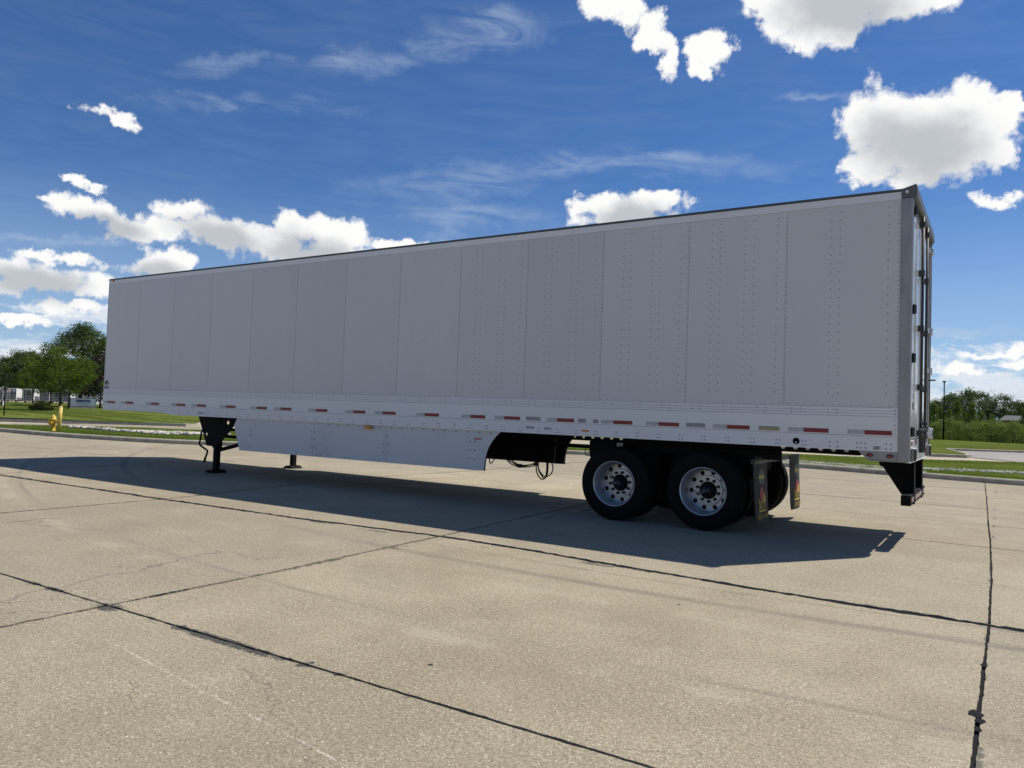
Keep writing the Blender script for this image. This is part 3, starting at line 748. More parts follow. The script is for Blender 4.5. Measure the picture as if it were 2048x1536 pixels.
# base strips: ribbed band, tape band, bottom rail (stepped up at the nose)
b = MB(); b.box(-L_T+.02, -.11, -.004, .004, 1.585, ZP); b.box(-L_T+.02, -.11, -.002, .004, 1.555, 1.583); b.box(-L_T+.02, -.11, -.004, .004, 1.522, 1.553)
part(b, 'ribbed_strip', M_rail, TR, bevel=.002)
b = MB(); b.box(-L_T+.02, -.11, -.005, .004, 1.299, 1.519); part(b, 'base_strip', M_base, TR, bevel=.002)
b = MB(); b.prism([(-L_T+.02, 1.160), (-14.15, 1.160), (-13.95, 1.155), (-13.55, 1.122), (-.11, ZB), (-.11, 1.295), (-L_T+.02, 1.295)], 'xz', -.006, .012)
part(b, 'bottom_rail', M_rail, TR)
b = MB(); b.box(-L_T+.02, -.11, W_T-.004, W_T+.006, ZB, 1.62); b.box(-L_T+.02, -.11, W_T-.006, W_T, 1.62, ZT+.08)
part(b, 'far_side_wall', M_panel, TR)
b = MB(); b.box(-L_T+.02, -.11, -.003, .004, ZT, 4.072); part(b, 'top_rail', M_rail, TR)
b = MB(); b.box(-L_T+.01, -.08, -.010, .030, 4.074, 4.104); b.box(-L_T+.01, -.08, W_T-.03, W_T+.01, 4.074, 4.104); part(b, 'roof_rail', M_roofedge, TR, bevel=.003)
b = MB(); b.box(-L_T+.02, -.1, .03, W_T-.03, 4.06, 4.095); part(b, 'roof', M_alu, TR)
# base strip rivets
rv = MB()
for k in range(0, 39):
    x = -.75-.41*k
    if x < -L_T+.2: break
    for dx in (0, -.1):
        riv(x+dx, 1.593, .008, -.004); riv(x+dx, 1.549, .008, -.004)
for z in (1.593, 1.548, 1.483, 1.429, 1.375, 1.33): riv(-.14, z, .008, -.006)
for x in [-1.108-.305*k for k in range(41)]:
    for dx in (-.018, .018):
        for z in (1.203, 1.158): riv(x+dx, z, .0098, -.006, .006)
for x in (-.737, -.821, -.44, -.487, -.53, -.177, -.227):
    for z in (1.210, 1.156): riv(x, z, .0105, -.006, .007)
for k in range(17):
    x = -15.98+.125*k
    riv(x, 1.205, .008, -.006); riv(x+.04, 1.185, .008, -.006); riv(x+.09, 1.205, .008, -.006)
for k in range(10): riv(-13.9+.12*k, 1.255-.01, .006, -.006)
part(rv, 'rail_rivets', M_rivet, TR, kind='stuff')
# reflective tape: each strip has a silver and a red end
tapes = [(-16.124,-15.947,-15.655),(-15.424,-15.235,-14.955),(-14.486,-14.296,-14.016),(-13.592,-13.416,-13.116),(-12.92,-12.743,-12.449),(-12.011,-11.826,-11.543),(-11.104,-10.922,-10.641),(-10.444,-10.269,-9.975),(-9.532,-9.347,-9.066),(-8.633,-8.446,-8.167),(-7.956,-7.776,-7.495),(-7.058,-6.885,-6.601),(-6.163,-5.99,-5.714),(-5.543,-5.373,-5.094),(-4.648,-4.473,-4.197),(-3.774,-3.593,-3.314),(-3.121,-2.941,-2.66),(-2.212,-2.033,-1.752),(-1.297,-1.118,-.838),(-.632,-.452,-.169)]
for a, m_, b_ in tapes:
    if a < -16.10: a = -16.115
    t = MB(); t.box(m_, b_, -.0075, -.0052, 1.312, 1.362); t = part(t, 'reflective_tape', M_red, TR)
    q = MB(); q.box(a, m_-.001, -.0073, -.0052, 1.312, 1.362); part(q, 'silver_segment', M_silver, t)
    q = MB(); q.prism(circle((a+m_)/2, 1.337, .016, 14), 'xz', -.0079, -.0074); part(q, 'round_mark', M_plate, t)
# plates and stickers
def plate(x0, x1, z0, z1, m_, name='label_plate', rows=3, label=None, y=-.0052, ink=M_print):
    p = MB(); p.box(x0, x1, y-.002, y, z0, z1); p = part(p, name, m_, TR, label=label)
    q = MB(); h = (z1-z0); rr = random.Random(int(abs(x0)*1000))
    for r in range(rows):
        zz = z1 - h*(.16 + .74*(r+.35)/rows); x = x0+.04*(x1-x0)
        while x < x1-.08*(x1-x0):
            w = rr.uniform(.06, .2)*(x1-x0); q.box(x, min(x+w, x1-.04*(x1-x0)), y-.0026, y-.0018, zz-h*.05, zz+h*.05); x += w+.03*(x1-x0)
    q.box(x0, x1, y-.0026, y-.0018, z1-.004, z1)
    q.box(x0, x0+.005, y-.0026, y-.0018, z0, z1-.0045)
    part(q, 'printed_lines', ink, p)
    return p
plate(-4.988, -4.74, 1.312, 1.366, M_plate, label='grey metal data plate with a dark top edge')
plate(-4.13, -4.009, 1.312, 1.366, M_silver, label='small pale square label')
plate(-3.897, -3.82, 1.312, 1.362, M_silver, label='smallest pale label with a dark bar on top')
plate(-2.562, -2.31, 1.312, 1.366, M_plate, label='pale grey information label with fine print')
plate(-1.641, -1.391, 1.312, 1.362, M_plategold, rows=2, label='yellowed label plate')
plate(-4.981, -4.843, 1.19, 1.226, M_plate, y=-.0062, rows=2)
plate(-4.677, -4.564, 1.19, 1.222, M_plate, y=-.0062, rows=2)
plate(-12.68, -12.49, 1.168, 1.206, M_plate, y=-.0062, rows=1)
p = MB(); p.box(-4.073, -3.956, -.014, -.0062, 1.186, 1.213); part(p, 'amber_reflector', M_amber, TR, bevel=.003)
p = MB(); p.box(-8.155, -8.01, -.05, -.002, 1.060, 1.115); part(p, 'turn_signal_lamp', M_amber, TR, bevel=.008)
p = MB(); p.box(-16.02, -15.93, -.022, -.010, 4.035, 4.07); part(p, 'marker_lamp', M_amber, TR, bevel=.004)
# emblem and blue sticker near the nose
p = MB(); p.prism([(-16.03, 1.823), (-15.965, 1.785), (-15.945, 1.765), (-15.965, 1.745), (-16.03, 1.705), (-16.10, 1.745), (-16.118, 1.765), (-16.10, 1.785)], 'xz', -.0022, .0)
p = part(p, 'emblem_sticker', M_print, TR)
q = MB(); q.prism([(-16.05, 1.79), (-16.035, 1.79), (-16.02, 1.755), (-16.005, 1.79), (-15.99, 1.79), (-16.01, 1.735), (-16.03, 1.735)], 'xz', -.0030, -.0023); part(q, 'emblem_mark', M_silver, p)
p = MB(); p.box(-16.125, -15.95, -.0022, 0, 1.635, 1.69); p = part(p, 'blue_sticker', M_deepblue, TR)
q = MB(); [q.box(-16.11+.027*k, -16.092+.027*k, -.0030, -.0023, 1.655, 1.68) for k in range(5)]; part(q, 'sticker_lines', M_plate, p)
# ABS label
def text_mesh(s_, size, m_, parent, origin_, xdir, zdir, name='lettering', sx=1.0, extrude=.0006, bold=0.0):
    cu = bpy.data.curves.new('t', 'FONT'); cu.body = s_; cu.size = size; cu.extrude = extrude; cu.align_x = 'CENTER'; cu.align_y = 'CENTER'; cu.resolution_u = 2; cu.offset = bold
    o = bpy.data.objects.new('t', cu); COL.objects.link(o); bpy.context.view_layer.update()
    me = o.to_mesh(); X, Z, O = Vector(xdir), Vector(zdir), Vector(origin_); Y = X.cross(Z)
    mb = MB(); mb.add([O + X*v.co.x*sx + Z*v.co.y + Y*(-v.co.z) for v in me.vertices], [tuple(p.vertices) for p in me.polygons])
    o.to_mesh_clear(); bpy.data.objects.remove(o); bpy.data.curves.remove(cu)
    return part(mb, name, m_, parent)
p = MB(); p.box(-.361, -.285, -.0080, -.0062, 1.142, 1.184); p = part(p, 'abs_label', M_white, TR)
q = MB()
for a in ((-.361, -.285, 1.181, 1.184), (-.361, -.285, 1.142, 1.145), (-.361, -.358, 1.1452, 1.1808), (-.288, -.285, 1.1452, 1.1808)): q.box(a[0], a[1], -.0086, -.0079, a[2], a[3])
part(q, 'label_border', M_print, p)
text_mesh('ABS', .040, M_print, p, (-.323, -.0087, 1.163), (1, 0, 0), (0, 0, 1), sx=.88, bold=.0016)
# round air fitting hole in the bottom rail
p = MB(); p.lathe([(.033, -.0075), (.040, -.013), (.033, -.0155), (.026, -.012), (.024, .0)], (-1.198, 0, 1.199), 'y', 20); p.lathe([(.0, -.0068), (.036, -.0068)], (-1.198, 0, 1.199), 'y', 20); p = part(p, 'air_fitting', M_black, TR)
q = MB(); q.box(-1.203, -1.193, -.03, -.007, 1.170, 1.192); part(q, 'fitting_lever', M_alu, p)

# nose: front wall and corner posts
b = MB(); b.box(-L_T-.02, -L_T+.018, .02, W_T-.02, 1.16, 4.06); part(b, 'front_wall', M_panel, TR)
for yy in (0, W_T):
    s1 = 1 if yy == 0 else -1
    pr = [(-L_T-.03, yy+s1*.06), (-L_T-.026, yy+s1*.03), (-L_T-.01, yy+s1*.008), (-L_T+.018, yy-s1*.004), (-L_T+.018, yy+s1*.06)]
    b = MB(); b.prism(pr, 'xy', 1.16, 4.075); part(b, 'front_corner_post', M_white, TR)

# rear frame
for y0, y1 in ((-.012, .10), (W_T-.10, W_T+.012)):
    b = MB(); b.prism([(-.108, y0), (.0, y0), (.012, y0+.02 if y0 < 1 else y0), (.012, y1), (-.108, y1)], 'xy', 1.028, 3.995)
    part(b, 'rear_corner_post', M_steel, TR)
b = MB()
hp = [(-.112, 3.99), (.028, 3.985), (.05, 4.01), (.045, 4.13), (.03, 4.142), (-.112, 4.100)]
b.prism(hp, 'xz', -.012, W_T+.012); part(b, 'rear_header', M_hood, TR, bevel=.004)
b = MB(); b.cyl((-.055, -.020, 4.062), (-.055, -.010, 4.062), .016, 12); part(b, 'header_bolt', M_white, TR)
b = MB(); b.prism([(-.10, 1.03), (.012, 1.03), (.012, 1.255), (-.02, 1.265), (-.10, 1.20)], 'xz', .101, W_T-.101); part(b, 'rear_sill', M_alu, TR)
b = MB(); b.box(-.02, .020, .0, W_T, 1.012, 1.024); part(b, 'sill_lip', M_white, TR)
for y0 in (.10, W_T-.34):
    b = MB(); b.box(.014, .045, y0, y0+.24, 1.028, 1.165); b = part(b, 'dock_bumper', M_steel, TR, bevel=.004)
    q = MB(); q.box(.046, .054, y0+.015, y0+.225, 1.035, 1.160); part(q, 'rubber_pad', M_blackrough, b)
    q = MB(); q.box(.012, .050, y0-.01, y0+.25, 1.167, 1.176); part(q, 'cap_plate', M_white, b)
for y0, n in ((.13, 1), (.62, 1), (W_T-.62-.3, 1), (W_T-.43, 1)):
    b = MB(); b.box(-.002, .0155, y0, y0+.15, 1.205, 1.25); b = part(b, 'rear_reflective_tape', M_red, TR)
    q = MB(); q.box(-.002, .0155, y0+.151, y0+.29, 1.205, 1.25); part(q, 'silver_segment', M_silver, b)
for k, (y0, y1) in enumerate(((.105, 1.288), (1.302, W_T-.105))):
    dz = MB(); dz.box(-.045, -.004, y0, y1, 1.268, 3.975); dr = part(dz, 'rear_door', M_door, TR, bevel=.006, label='near rear door, glossy white' if k == 0 else 'far rear door, glossy white')
    # aluminium edge channel, lock rod with keepers, gaskets, hinges
    ye = y1-.10 if k == 0 else y0
    q = MB(); q.box(-.003, .012, ye, ye+.10, 1.272, 3.97); part(q, 'edge_channel', M_alu, dr)
    yr = y1-.30 if k == 0 else y0+.30
    q = MB(); q.cyl((.036, yr, 1.24), (.036, yr, 4.0), .017, 10); rodm = part(q, 'lock_rod', M_darkplastic, dr)
    for z in (1.34, 1.9, 2.62, 3.3, 3.9):
        q = MB(); q.box(-.003, .058, yr-.035, yr+.035, z-.035, z+.035); part(q, 'rod_keeper', M_darkplastic, dr)
    q = MB(); q.box(-.004, .004, y1-.006 if k == 0 else y0-.008, (y1+.008) if k == 0 else y0+.006, 1.272, 3.97); q.box(-.004, .004, y0, y1, 3.955, 3.985); part(q, 'door_gasket', M_darkplastic, dr)
    yh = y0 if k == 0 else y1; sg = 1 if k == 0 else -1
    for z in (1.36, 2.19, 2.74, 3.86):
        q = MB(); q.box(-.002, .014, yh-sg*.085 if sg > 0 else yh-.15, (yh+.15) if sg > 0 else yh+.085, z-.032, z+.032)
        q.cyl((.032, yh-sg*.03, z-.05), (.032, yh-sg*.03, z+.05), .021, 10); q.box(.0, .034, yh-sg*.03-.016, yh-sg*.03+.016, z-.055, z-.042); q.box(.0, .034, yh-sg*.03-.016, yh-sg*.03+.016, z+.042, z+.055)
        part(q, 'hinge', M_alu if k else M_darkplastic, dr, bevel=.002)
    q = MB(); q.box(.03, .075, yr-.05, yr+.05, 1.36, 1.42); q.bar((.06, yr, 1.39), (.06, yr - sg*.42*(-1 if k else 1), 1.385), .03, .016); q.cyl((.045, yr, 1.44), (.045, yr, 1.49), .022, 8); part(q, 'lock_handle', M_darkplastic, dr)
    q = MB(); q.box(-.0038, -.0028, y0+.25, y0+.42, 1.62, 1.70); q.box(-.0038, -.0028, y0+.26, y0+.41, 1.75, 1.76); q.box(-.0038, -.0028, y0+.26, y0+.41, 1.78, 1.79); part(q, 'door_decal', M_print, dr)
b = MB()
b.box(.012, .022, 1.255, 1.335, 1.26, 3.97); b.box(.012, .06, 1.12, 1.16, 1.1, 1.34); b.box(.012, .06, 1.42, 1.46, 1.1, 1.34)
part(b, 'door_centre_strip', M_darkplastic, TR)
# drooping door strap and retainer hook
b = MB(); b.cyl((.02, W_T-.03, 1.05), (.02, W_T-.03, 3.98), .006, 6); b.box(.012, .09, W_T-.04, W_T-.02, 2.06, 2.08); part(b, 'door_hold_cable', M_darkplastic, TR)
for y0 in (.45, W_T-.56):
    b = MB(); b.cyl((.010, y0, 1.09), (.022, y0, 1.09), .05, 14); part(b, 'tail_lamp', M_redlens, TR)
# licence bracket block hanging at the far corner
b = MB(); b.box(.016, .07, W_T-.30, W_T-.06, 1.26, 1.40); b = part(b, 'lamp_box', M_alu, TR, bevel=.006)
q = MB(); q.box(.071, .076, W_T-.26, W_T-.10, 1.29, 1.37); part(q, 'lamp_recess', M_print, b)
# side plate at the rear with two red marker lamps
b = MB(); b.prism([(-.519, 1.124), (-.431, 1.038), (-.112, 1.030), (-.112, 1.124)], 'xz', .0, .03); part(b, 'rear_side_plate', M_steel, TR)
for x, z in ((-.395, 1.081), (-.187, 1.077)):
    b = MB(); b.lathe([(.0, -.012), (.016, -.011), (.024, -.004), (.026, .001)], (0, 0, 0), 'y', 14); b.v = [(v[0]*1.15+x, v[1]-.001, v[2]*.62+z) for v in b.v]; b = part(b, 'marker_lamp', M_redlens, TR)
    q = MB(); q.lathe([(.027, -.003), (.035, -.004), (.036, .001)], (0, 0, 0), 'y', 14); q.v = [(v[0]*1.12+x, v[1]-.0005, v[2]*.64+z) for v in q.v]; part(q, 'lamp_rim', M_print, b)

# underframe
b = MB(); b.box(-L_T+.05, -.12, .02, W_T-.02, 1.262, 1.30); part(b, 'floor', M_floor, TR)
for k in range(51):
    x = -.35-.31*k
    b = MB(); b.box(x-.025, x+.025, .013, W_T-.013, 1.165 if x < -7 else 1.17, 1.26); part(b, 'cross_member', M_black, TR)
SX = [(-1.476+.15*k) for k in range(-22, 7)]
for yy in (.55, 1.98):
    holes = [circle(x, 1.106, .030, 12) for x in SX if -4.6 < x < -3.7 or -1.6 < x < -.65]
    zb_ = 1.044 if yy < 1 else 1.062
    b = MB(); b.prism([(-6.3, zb_), (-.58, zb_), (-.46, 1.10), (-.46, 1.162), (-6.3, 1.162)], 'xz', yy, yy+.012, holes)
    part(b, 'slider_rail', M_black, TR)
# bogie box: side channels, hangers, cross tubes, trailing arms, springs
for yy in (.50, 2.02):
    b = MB(); b.box(-4.20, -1.49 if yy < 1 else -1.86, yy, yy+.07, .93, 1.044); bx = part(b, 'bogie_side_frame', M_black, TR, bevel=.006)
    for x in (-4.05, -2.75):
        q = MB(); q.prism([(x-.14, .93), (x+.16, .93), (x+.10, .56), (x-.06, .56)], 'xz', yy-.03, yy+.10); part(q, 'spring_hanger', M_black, bx)
    for x in (-3.582, -2.337):
        q = MB(); q.bar((x-.52, yy+.04, .64), (x+.34, yy+.04, .60), .09, .13); part(q, 'trailing_arm', M_black, bx)
        q = MB(); q.lathe([(.0, 0), (.12, 0), (.14, .04), (.145, .10), (.12, .14), (.145, .18), (.14, .25), (.12, .28), (0, .28)], (x+.36, yy+.04, .65), 'z', 16); part(q, 'air_spring', M_blackrough, bx)
for x in (-4.12, -3.1, -2.5, -1.95):
    b = MB(); b.box(x-.05, x+.05, .57, 2.02, .94, 1.04); part(b, 'bogie_cross_tube', M_black, TR)
b = MB(); b.box(-4.19, -1.90, .571, 2.019, 1.0, 1.012); part(b, 'bogie_top_plate', M_black, TR)
for x in (-3.15, -2.02):
    b = MB(); b.tube([(x-.0, .75, .80), (x, .80, .80), (x, 1.75, .80), (x, 1.8, .80)], [.06, .12, .12, .06], 14); part(b, 'air_tank', M_black, TR)
b = MB(); b.box(-3.735, -3.645, .44, .455, .985, 1.04); b = part(b, 'valve_bracket', M_plate, TR); q = MB(); q.cyl((-3.69, .43, 1.012), (-3.69, .44, 1.012), .01, 8); part(q, 'bracket_bolt', M_print, b)
for x in (-3.582, -2.337):
    b = MB(); b.cyl((x, .34, .5), (x, 2.25, .5), .064, 14); ax = part(b, 'axle', M_black, TR)
    for y0 in (.78, 1.72):
        q = MB(); q.lathe([(0, 0), (.08, .0), (.085, .05), (.07, .09), (.085, .13), (.08, .18), (0, .19)], (x+.2, y0, .56), 'x', 14); part(q, 'brake_chamber', M_black, ax)

def wheel(x, y, s, rot, outer, label=None):
    """s = -1: the open dish faces -Y (near side)"""
    def Y(mb): mb.v = [(v[0], y + s*-1*v[1]*-1 if s > 0 else y + v[1], v[2]) for v in mb.v]; return mb
    def place(mb):
        mb.v = [(x+v[0], (y + v[1]) if s < 0 else (y - v[1]), .5+v[2]) for v in mb.v]; return mb
    a0 = rot
    prof = [(.308, .006), (.310, .0), (.303, -.003), (.296, .004), (.288, .016), (.286, .045), (.276, .058), (.268, .075), (.268, .19), (.272, .225), (.270, .247)]
    r = MB(); r.lathe(prof, (0, 0, 0), 'y', 48)
    if outer:
        holes = [circle(.232*math.cos(a0+k*2*math.pi/10+.31), .232*math.sin(a0+k*2*math.pi/10+.31), .030, 12) for k in range(10)]
        r.prism(circle(0, 0, .2705, 48), 'xz', .245, .255, holes + [circle(0, 0, .194, 40)])
        r.lathe([(.195, .245), (.192, .228), (.188, .224)], (0, 0, 0), 'y', 40)
        r.prism(circle(0, 0, .1885, 40), 'xz', .224, .236, [circle(0, 0, .115, 32)])
    rim = part(place(r), 'wheel', M_rim, TR, label=label)
    t = MB(); w = .275
    tp = [(.296, .012), (.305, .004), (.335, -.012), (.375, -.020), (.42, -.017), (.462, .0), (.482, .012), (.492, .028), (.500, .040)]
    for g in (.088, .137, .186): tp += [(.5035, g-.005), (.491, g-.0045), (.491, g+.0045), (.5035, g+.005)]
    tp += [(.500, w-.040), (.492, w-.028), (.482, w-.012), (.462, w), (.42, w+.017), (.375, w+.02), (.335, w+.012), (.296, w-.01)]
    t.lathe(tp, (0, 0, 0), 'y', 64)
    part(place(t), 'tyre', M_tyre, rim)
    if outer:
        h = MB(); h.lathe([(0, .088), (.030, .087), (.036, .094), (.054, .100), (.062, .110), (.066, .145), (.084, .16), (.092, .20), (.100, .25), (.108, .262), (.262, .264), (.265, .30)], (0, 0, 0), 'y', 28)
        part(place(h), 'hub', M_hub, rim)
        nu = MB()
        for k in range(10):
            t_ = a0+k*2*math.pi/10; cx, cz = .1425*math.cos(t_), .1425*math.sin(t_)
            nu.tube([(cx, .224, cz), (cx, .200, cz)], .022, 6); nu.tube([(cx, .201, cz), (cx, .180, cz)], .014, 8)
        part(place(nu), 'lug_nuts', M_print, rim, kind='stuff')
        hs = MB(); a1 = a0+.31+2*math.pi/10*3
        hs.tube([(.0, .09, .0), (.06*math.cos(a1+.5), .08, .06*math.sin(a1+.5)), (.15*math.cos(a1+.2), .15, .15*math.sin(a1+.2)), (.232*math.cos(a1), .245, .232*math.sin(a1))], .0045, 6)
        part(place(hs), 'tyre_inflation_hose', M_plate, rim)
    return rim
for x, rt in ((-3.582, .12), (-2.337, 1.02)):
    wheel(x, .03, -1, rt, True)
    wheel(x, .375, -1, rt, False)
    wheel(x, W_T-.03, 1, rt, True)
    wheel(x, W_T-.375, 1, rt, False)

# mud flaps on a cross bar
b = MB(); b.box(-1.735, -1.705, .02, W_T-.02, .885, .945); b.box(-1.80, -1.70, .45, .53, .90, .96); part(b, 'flap_hanger_bar', M_darkplastic, TR)
def flap(y0, y1, lean, bend):
    X0 = -1.70; w = y1-y0; v = []; f = []; n = 10; mz = 16
    for j in range(mz+1):
        z = .925 - (.925-.155)*j/mz
        inset = .04 if j == mz else (.012 if j == mz-1 else 0)
        for i in range(n+1):
            u = i/n; y = y0+inset+(w-2*inset)*u
            x = X0 + lean*(j/mz)**1.3 + bend*math.sin(u*math.pi)*.5*(1-.3*j/mz)
            v.append((x, y, z))
    N = len(v); v += [(a-.010, b_, c_) for a, b_, c_ in v]
    for j in range(mz):
        for i in range(n):
            a = j*(n+1)+i; f += [(a, a+1, a+n+2, a+n+1), (N+a, N+a+n+1, N+a+n+2, N+a+1)]
    for j in range(mz):
        for i in (0, n):
            a = j*(n+1)+i; f.append((a, a+n+1, N+a+n+1, N+a))
    for i in range(n):
        for j in (0, mz):
            a = j*(n+1)+i; f.append((a, a+1, N+a+1, N+a))
    m = MB(); m.add(v, f, 0, False); fl = part(m, 'mud_flap', M_flap, TR)
    q = MB(); q.box(X0-.004, X0+.010, y0+.01, y1-.01, .885, .93); part(q, 'clamp_strip', M_darkplastic, fl)
    def P(u, t):  # u across 0..1 (left to right seen from behind), t down 0..1
        return (X0 + lean*t**1.3 + bend*math.sin(u*math.pi)*.5*(1-.3*t) + .0025, y0+w*u, .925-.77*t)
    def sheet(poly, m_, name, lift=0.0):
        q = MB(); k = len(poly); vs = []
        for a, t in poly: p = P(a, t); vs.append((p[0]+lift, p[1], p[2]))
        tr = tessellate_polygon([[Vector((a, t, 0)) for a, t in poly]])
        # refine so the print follows the bent rubber
        bm = bmesh.new(); bv = [bm.verts.new((a, t, 0)) for a, t in poly]
        for tri in tr:
            try: bm.faces.new([bv[i] for i in tri])
            except Exception: pass
        bmesh.ops.subdivide_edges(bm, edges=bm.edges[:], cuts=3, use_grid_fill=True)
        bm.verts.ensure_lookup_table(); bm.verts.index_update()
        vs = []
        for vv in bm.verts: p = P(vv.co.x, vv.co.y); vs.append((p[0]+lift, p[1], p[2]))
        q.add(vs, [[x_.index for x_ in ff.verts] for ff in bm.faces]); bm.free()
        part(q, name, m_, fl)
    el = lambda cu, ct, ru, rt: [(cu+ru*math.cos(a*math.pi/12), ct+rt*math.sin(a*math.pi/12)) for a in range(24)]
    sheet(el(.5, .27, .25, .125), M_flapgreen, 'round_badge')
    sheet([(.30, .245), (.70, .245), (.70, .295), (.30, .295)], M_yellow, 'badge_band', .001)
    sheet([(.50, .42), (.62, .50), (.66, .60), (.58, .70), (.50, .76), (.40, .66), (.34, .56), (.40, .48)], M_flapred, 'red_flame')
    sheet([(.24, .78), (.26, .60), (.36, .70), (.44, .64), (.52, .72), (.60, .60), (.68, .52), (.78, .60), (.78, .78)], M_yellow, 'yellow_flame', .0012)
    sheet([(.24, .80), (.78, .80), (.78, .835), (.24, .835)], M_yellow, 'yellow_bar', .0012)
    c0 = P(.51, .745); text_mesh('LOVES', .115, M_print, fl, (c0[0]+.004, c0[1], c0[2]), (0, 1, 0), (0, 0, 1), sx=.95)
    c0 = P(.5, .91); text_mesh('TRUCK CARE', .082, M_yellow, fl, (c0[0]+.003, c0[1], c0[2]), (0, 1, 0), (0, 0, 1), sx=1.0)
flap(.03, .64, .045, .015)
flap(1.95, 2.55, .03, .06)

# rear impact guard
b = MB(); b.box(-.105, -.002, .34, 2.25, .505, .625); g = part(b, 'rear_guard_bar', M_black, TR, bevel=.006)
for y0, y1 in ((.40, .70), (.86, 1.72), (1.86, 2.2)):
    n = max(1, round((y1-y0)/.15)); st = (y1-y0)/n
    for k in range(n):
        q = MB(); q.box(-.001, .0012, y0+k*st, y0+(k+1)*st-.002, .54, .595); part(q, 'tape_segment', M_red if k % 2 == 0 else M_silver, g)
for y0 in (.74, 1.80):
    b = MB(); b.prism([(-.40, 1.01), (-.012, 1.01), (-.004, .50), (-.04, .50), (-.15, .62)], 'xz', y0, y0+.012)
    b.prism([(-.012, 1.01), (.002, 1.01), (.006, .50), (-.008, .50)], 'xz', y0-.07, y0+.06); lg = part(b, 'guard_leg', M_black, TR)
    q = MB(); q.bar((-.20, y0-.012, .98), (-.10, y0-.012, .72), .05, .012, up=(0, 1, 0)); part(q, 'leg_gusset', M_blackrough, lg)
b = MB(); b.box(-.42, -.01, .05, W_T-.05, 1.011, 1.03); part(b, 'guard_mounting_plate', M_steel, TR)
b = MB(); b.bar((-.62, 2.0, 1.15), (-.50, 2.0, .86), .03, .03); part(b, 'hanging_strut', M_black, TR)

# side skirts
def skirt(y0, y1, near):
    sg = -1 if near else 1; yo = y0 if near else y1
    arc = [(-5.40, 1.19), (-5.455, 1.118), (-5.53, 1.05), (-5.60, .965), (-5.656, .878), (-5.69, .79), (-5.71, .70), (-5.722, .61), (-5.725, .522)]
    panels = [[(-11.48, 1.19), (-11.602, .985), (-11.414, .512), (-9.433, .514), (-9.433, 1.19)],
              [(-9.427, 1.19), (-9.427, .514), (-7.713, .518), (-7.713, 1.19)],
              [(-7.707, 1.19), (-7.707, .518)] + arc[::-1]]
    for k, P in enumerate(panels):
        m = MB(); m.prism(P, 'xz', y0, y1); pn = part(m, 'side_skirt_panel', M_skirt, TR)
        q = MB(); q.prism(P, 'xz', *((y1+.001, y1+.004) if near else (y0-.004, y0-.001))); part(q, 'dark_inner_sheet', M_black, pn)  # extra thin black sheet that makes the panel's inner face dark
        if not near: continue
        q = MB(); pts = []
        if k == 0: pts = [(-11.12, .93), (-11.11, .90), (-11.13, .83), (-11.09, .83), (-11.12, .61), (-11.09, .61)] + [(-9.475, z) for z in (.95, .82, .69)]
        if k == 1: pts = [(-9.385, z) for z in (.95, .82, .69)] + [(x, .552) for x in (-9.32, -9.22, -8.64, -8.54, -7.95, -7.85)] + [(-7.76, z) for z in (.95, .82, .69)] + [(-9.3+.24*i, 1.095) for i in range(7)]
        if k == 2: pts = [(-7.665, z) for z in (.95, .82, .69)] + [(x, z) for x in (-6.0, -5.91) for z in (.955, .82, .69)] + [(-7.6+.22*i, 1.095) for i in range(10)]
        for x, z in pts: q.disc((x, yo, z), .0115, (0, sg, 0), 8, 0, .006)
        part(q, 'skirt_bolts', M_print, pn, kind='stuff')
        if k == 2:
            q = MB(); q.box(-5.93, -5.79, yo-.0012, yo, .995, 1.010); q.box(-5.93, -5.79, yo-.0012, yo, .982, .989); part(q, 'red_line_sticker', M_flapred, pn)
        if k == 0:
            pass
    m = MB(); m.tube([(x, (y0+y1)/2+.012, z) for x, z in arc], .011, 6); part(m, 'skirt_edge_trim', M_blackrough, TR)
skirt(.028, .036, True)
skirt(W_T-.036, W_T-.028, False)
for x in (-7.2, -8.6, -10.4):
    for yy in (.12, 2.40):
        m = MB(); m.bar((x, yy, 1.16), (x, yy, .60), .05, .05); m.bar((x, yy+.02, 1.0), (x, yy + (.5 if yy < 1 else -.5), 1.16), .03, .03); part(m, 'skirt_bracket', M_black, TR)
m = MB(); m.bar((-6.0, 1.3, .925), (-4.2, 1.3, .925), .05, .06); m.bar((-5.26, 1.3, .62), (-5.26, 1.3, 1.16), .08, .08); part(m, 'slider_lock_bar', M_black, TR)

# landing gear
for yy, near in ((.30, True), (2.29, False)):
    m = MB(); m.box(-12.52, -12.38, yy-.07, yy+.07, .50, 1.16); lg = part(m, 'landing_leg', M_black, TR, bevel=.006, label='near landing leg' if near else 'far landing leg')
    m = MB(); m.box(-12.50, -12.40, yy-.05, yy+.05, .04, .50); part(m, 'inner_tube', M_black, lg)
    m = MB(); m.prism([(-12.60, .0), (-12.30, .0), (-12.33, .03), (-12.39, .06), (-12.51, .06), (-12.57, .03)], 'xz', yy-.15, yy+.15); part(m, 'foot_pad', M_black, lg)
    py = yy-.09 if near else yy+.08
    holes = [circle(a, b_, .036, 14) for a, b_ in ((-12.79, 1.004), (-12.684, .756), (-12.25, 1.018), (-12.03, 1.018))]
    m = MB(); m.prism([(-12.995, 1.16), (-11.62, 1.16), (-12.306, .543), (-12.40, .53), (-12.66, .53), (-12.69, .57)], 'xz', py, py+.010, holes); part(m, 'mounting_plate', M_black, lg)
    m = MB(); m.bar((-12.3, yy, .74), (-11.2, yy+(.5 if near else -.5), .70), .06, .06); m.bar((-12.36, yy, .46), (-11.2, yy+(.4 if near else -.4), .80), .07, .07); part(m, 'diagonal_brace', M_black, lg)
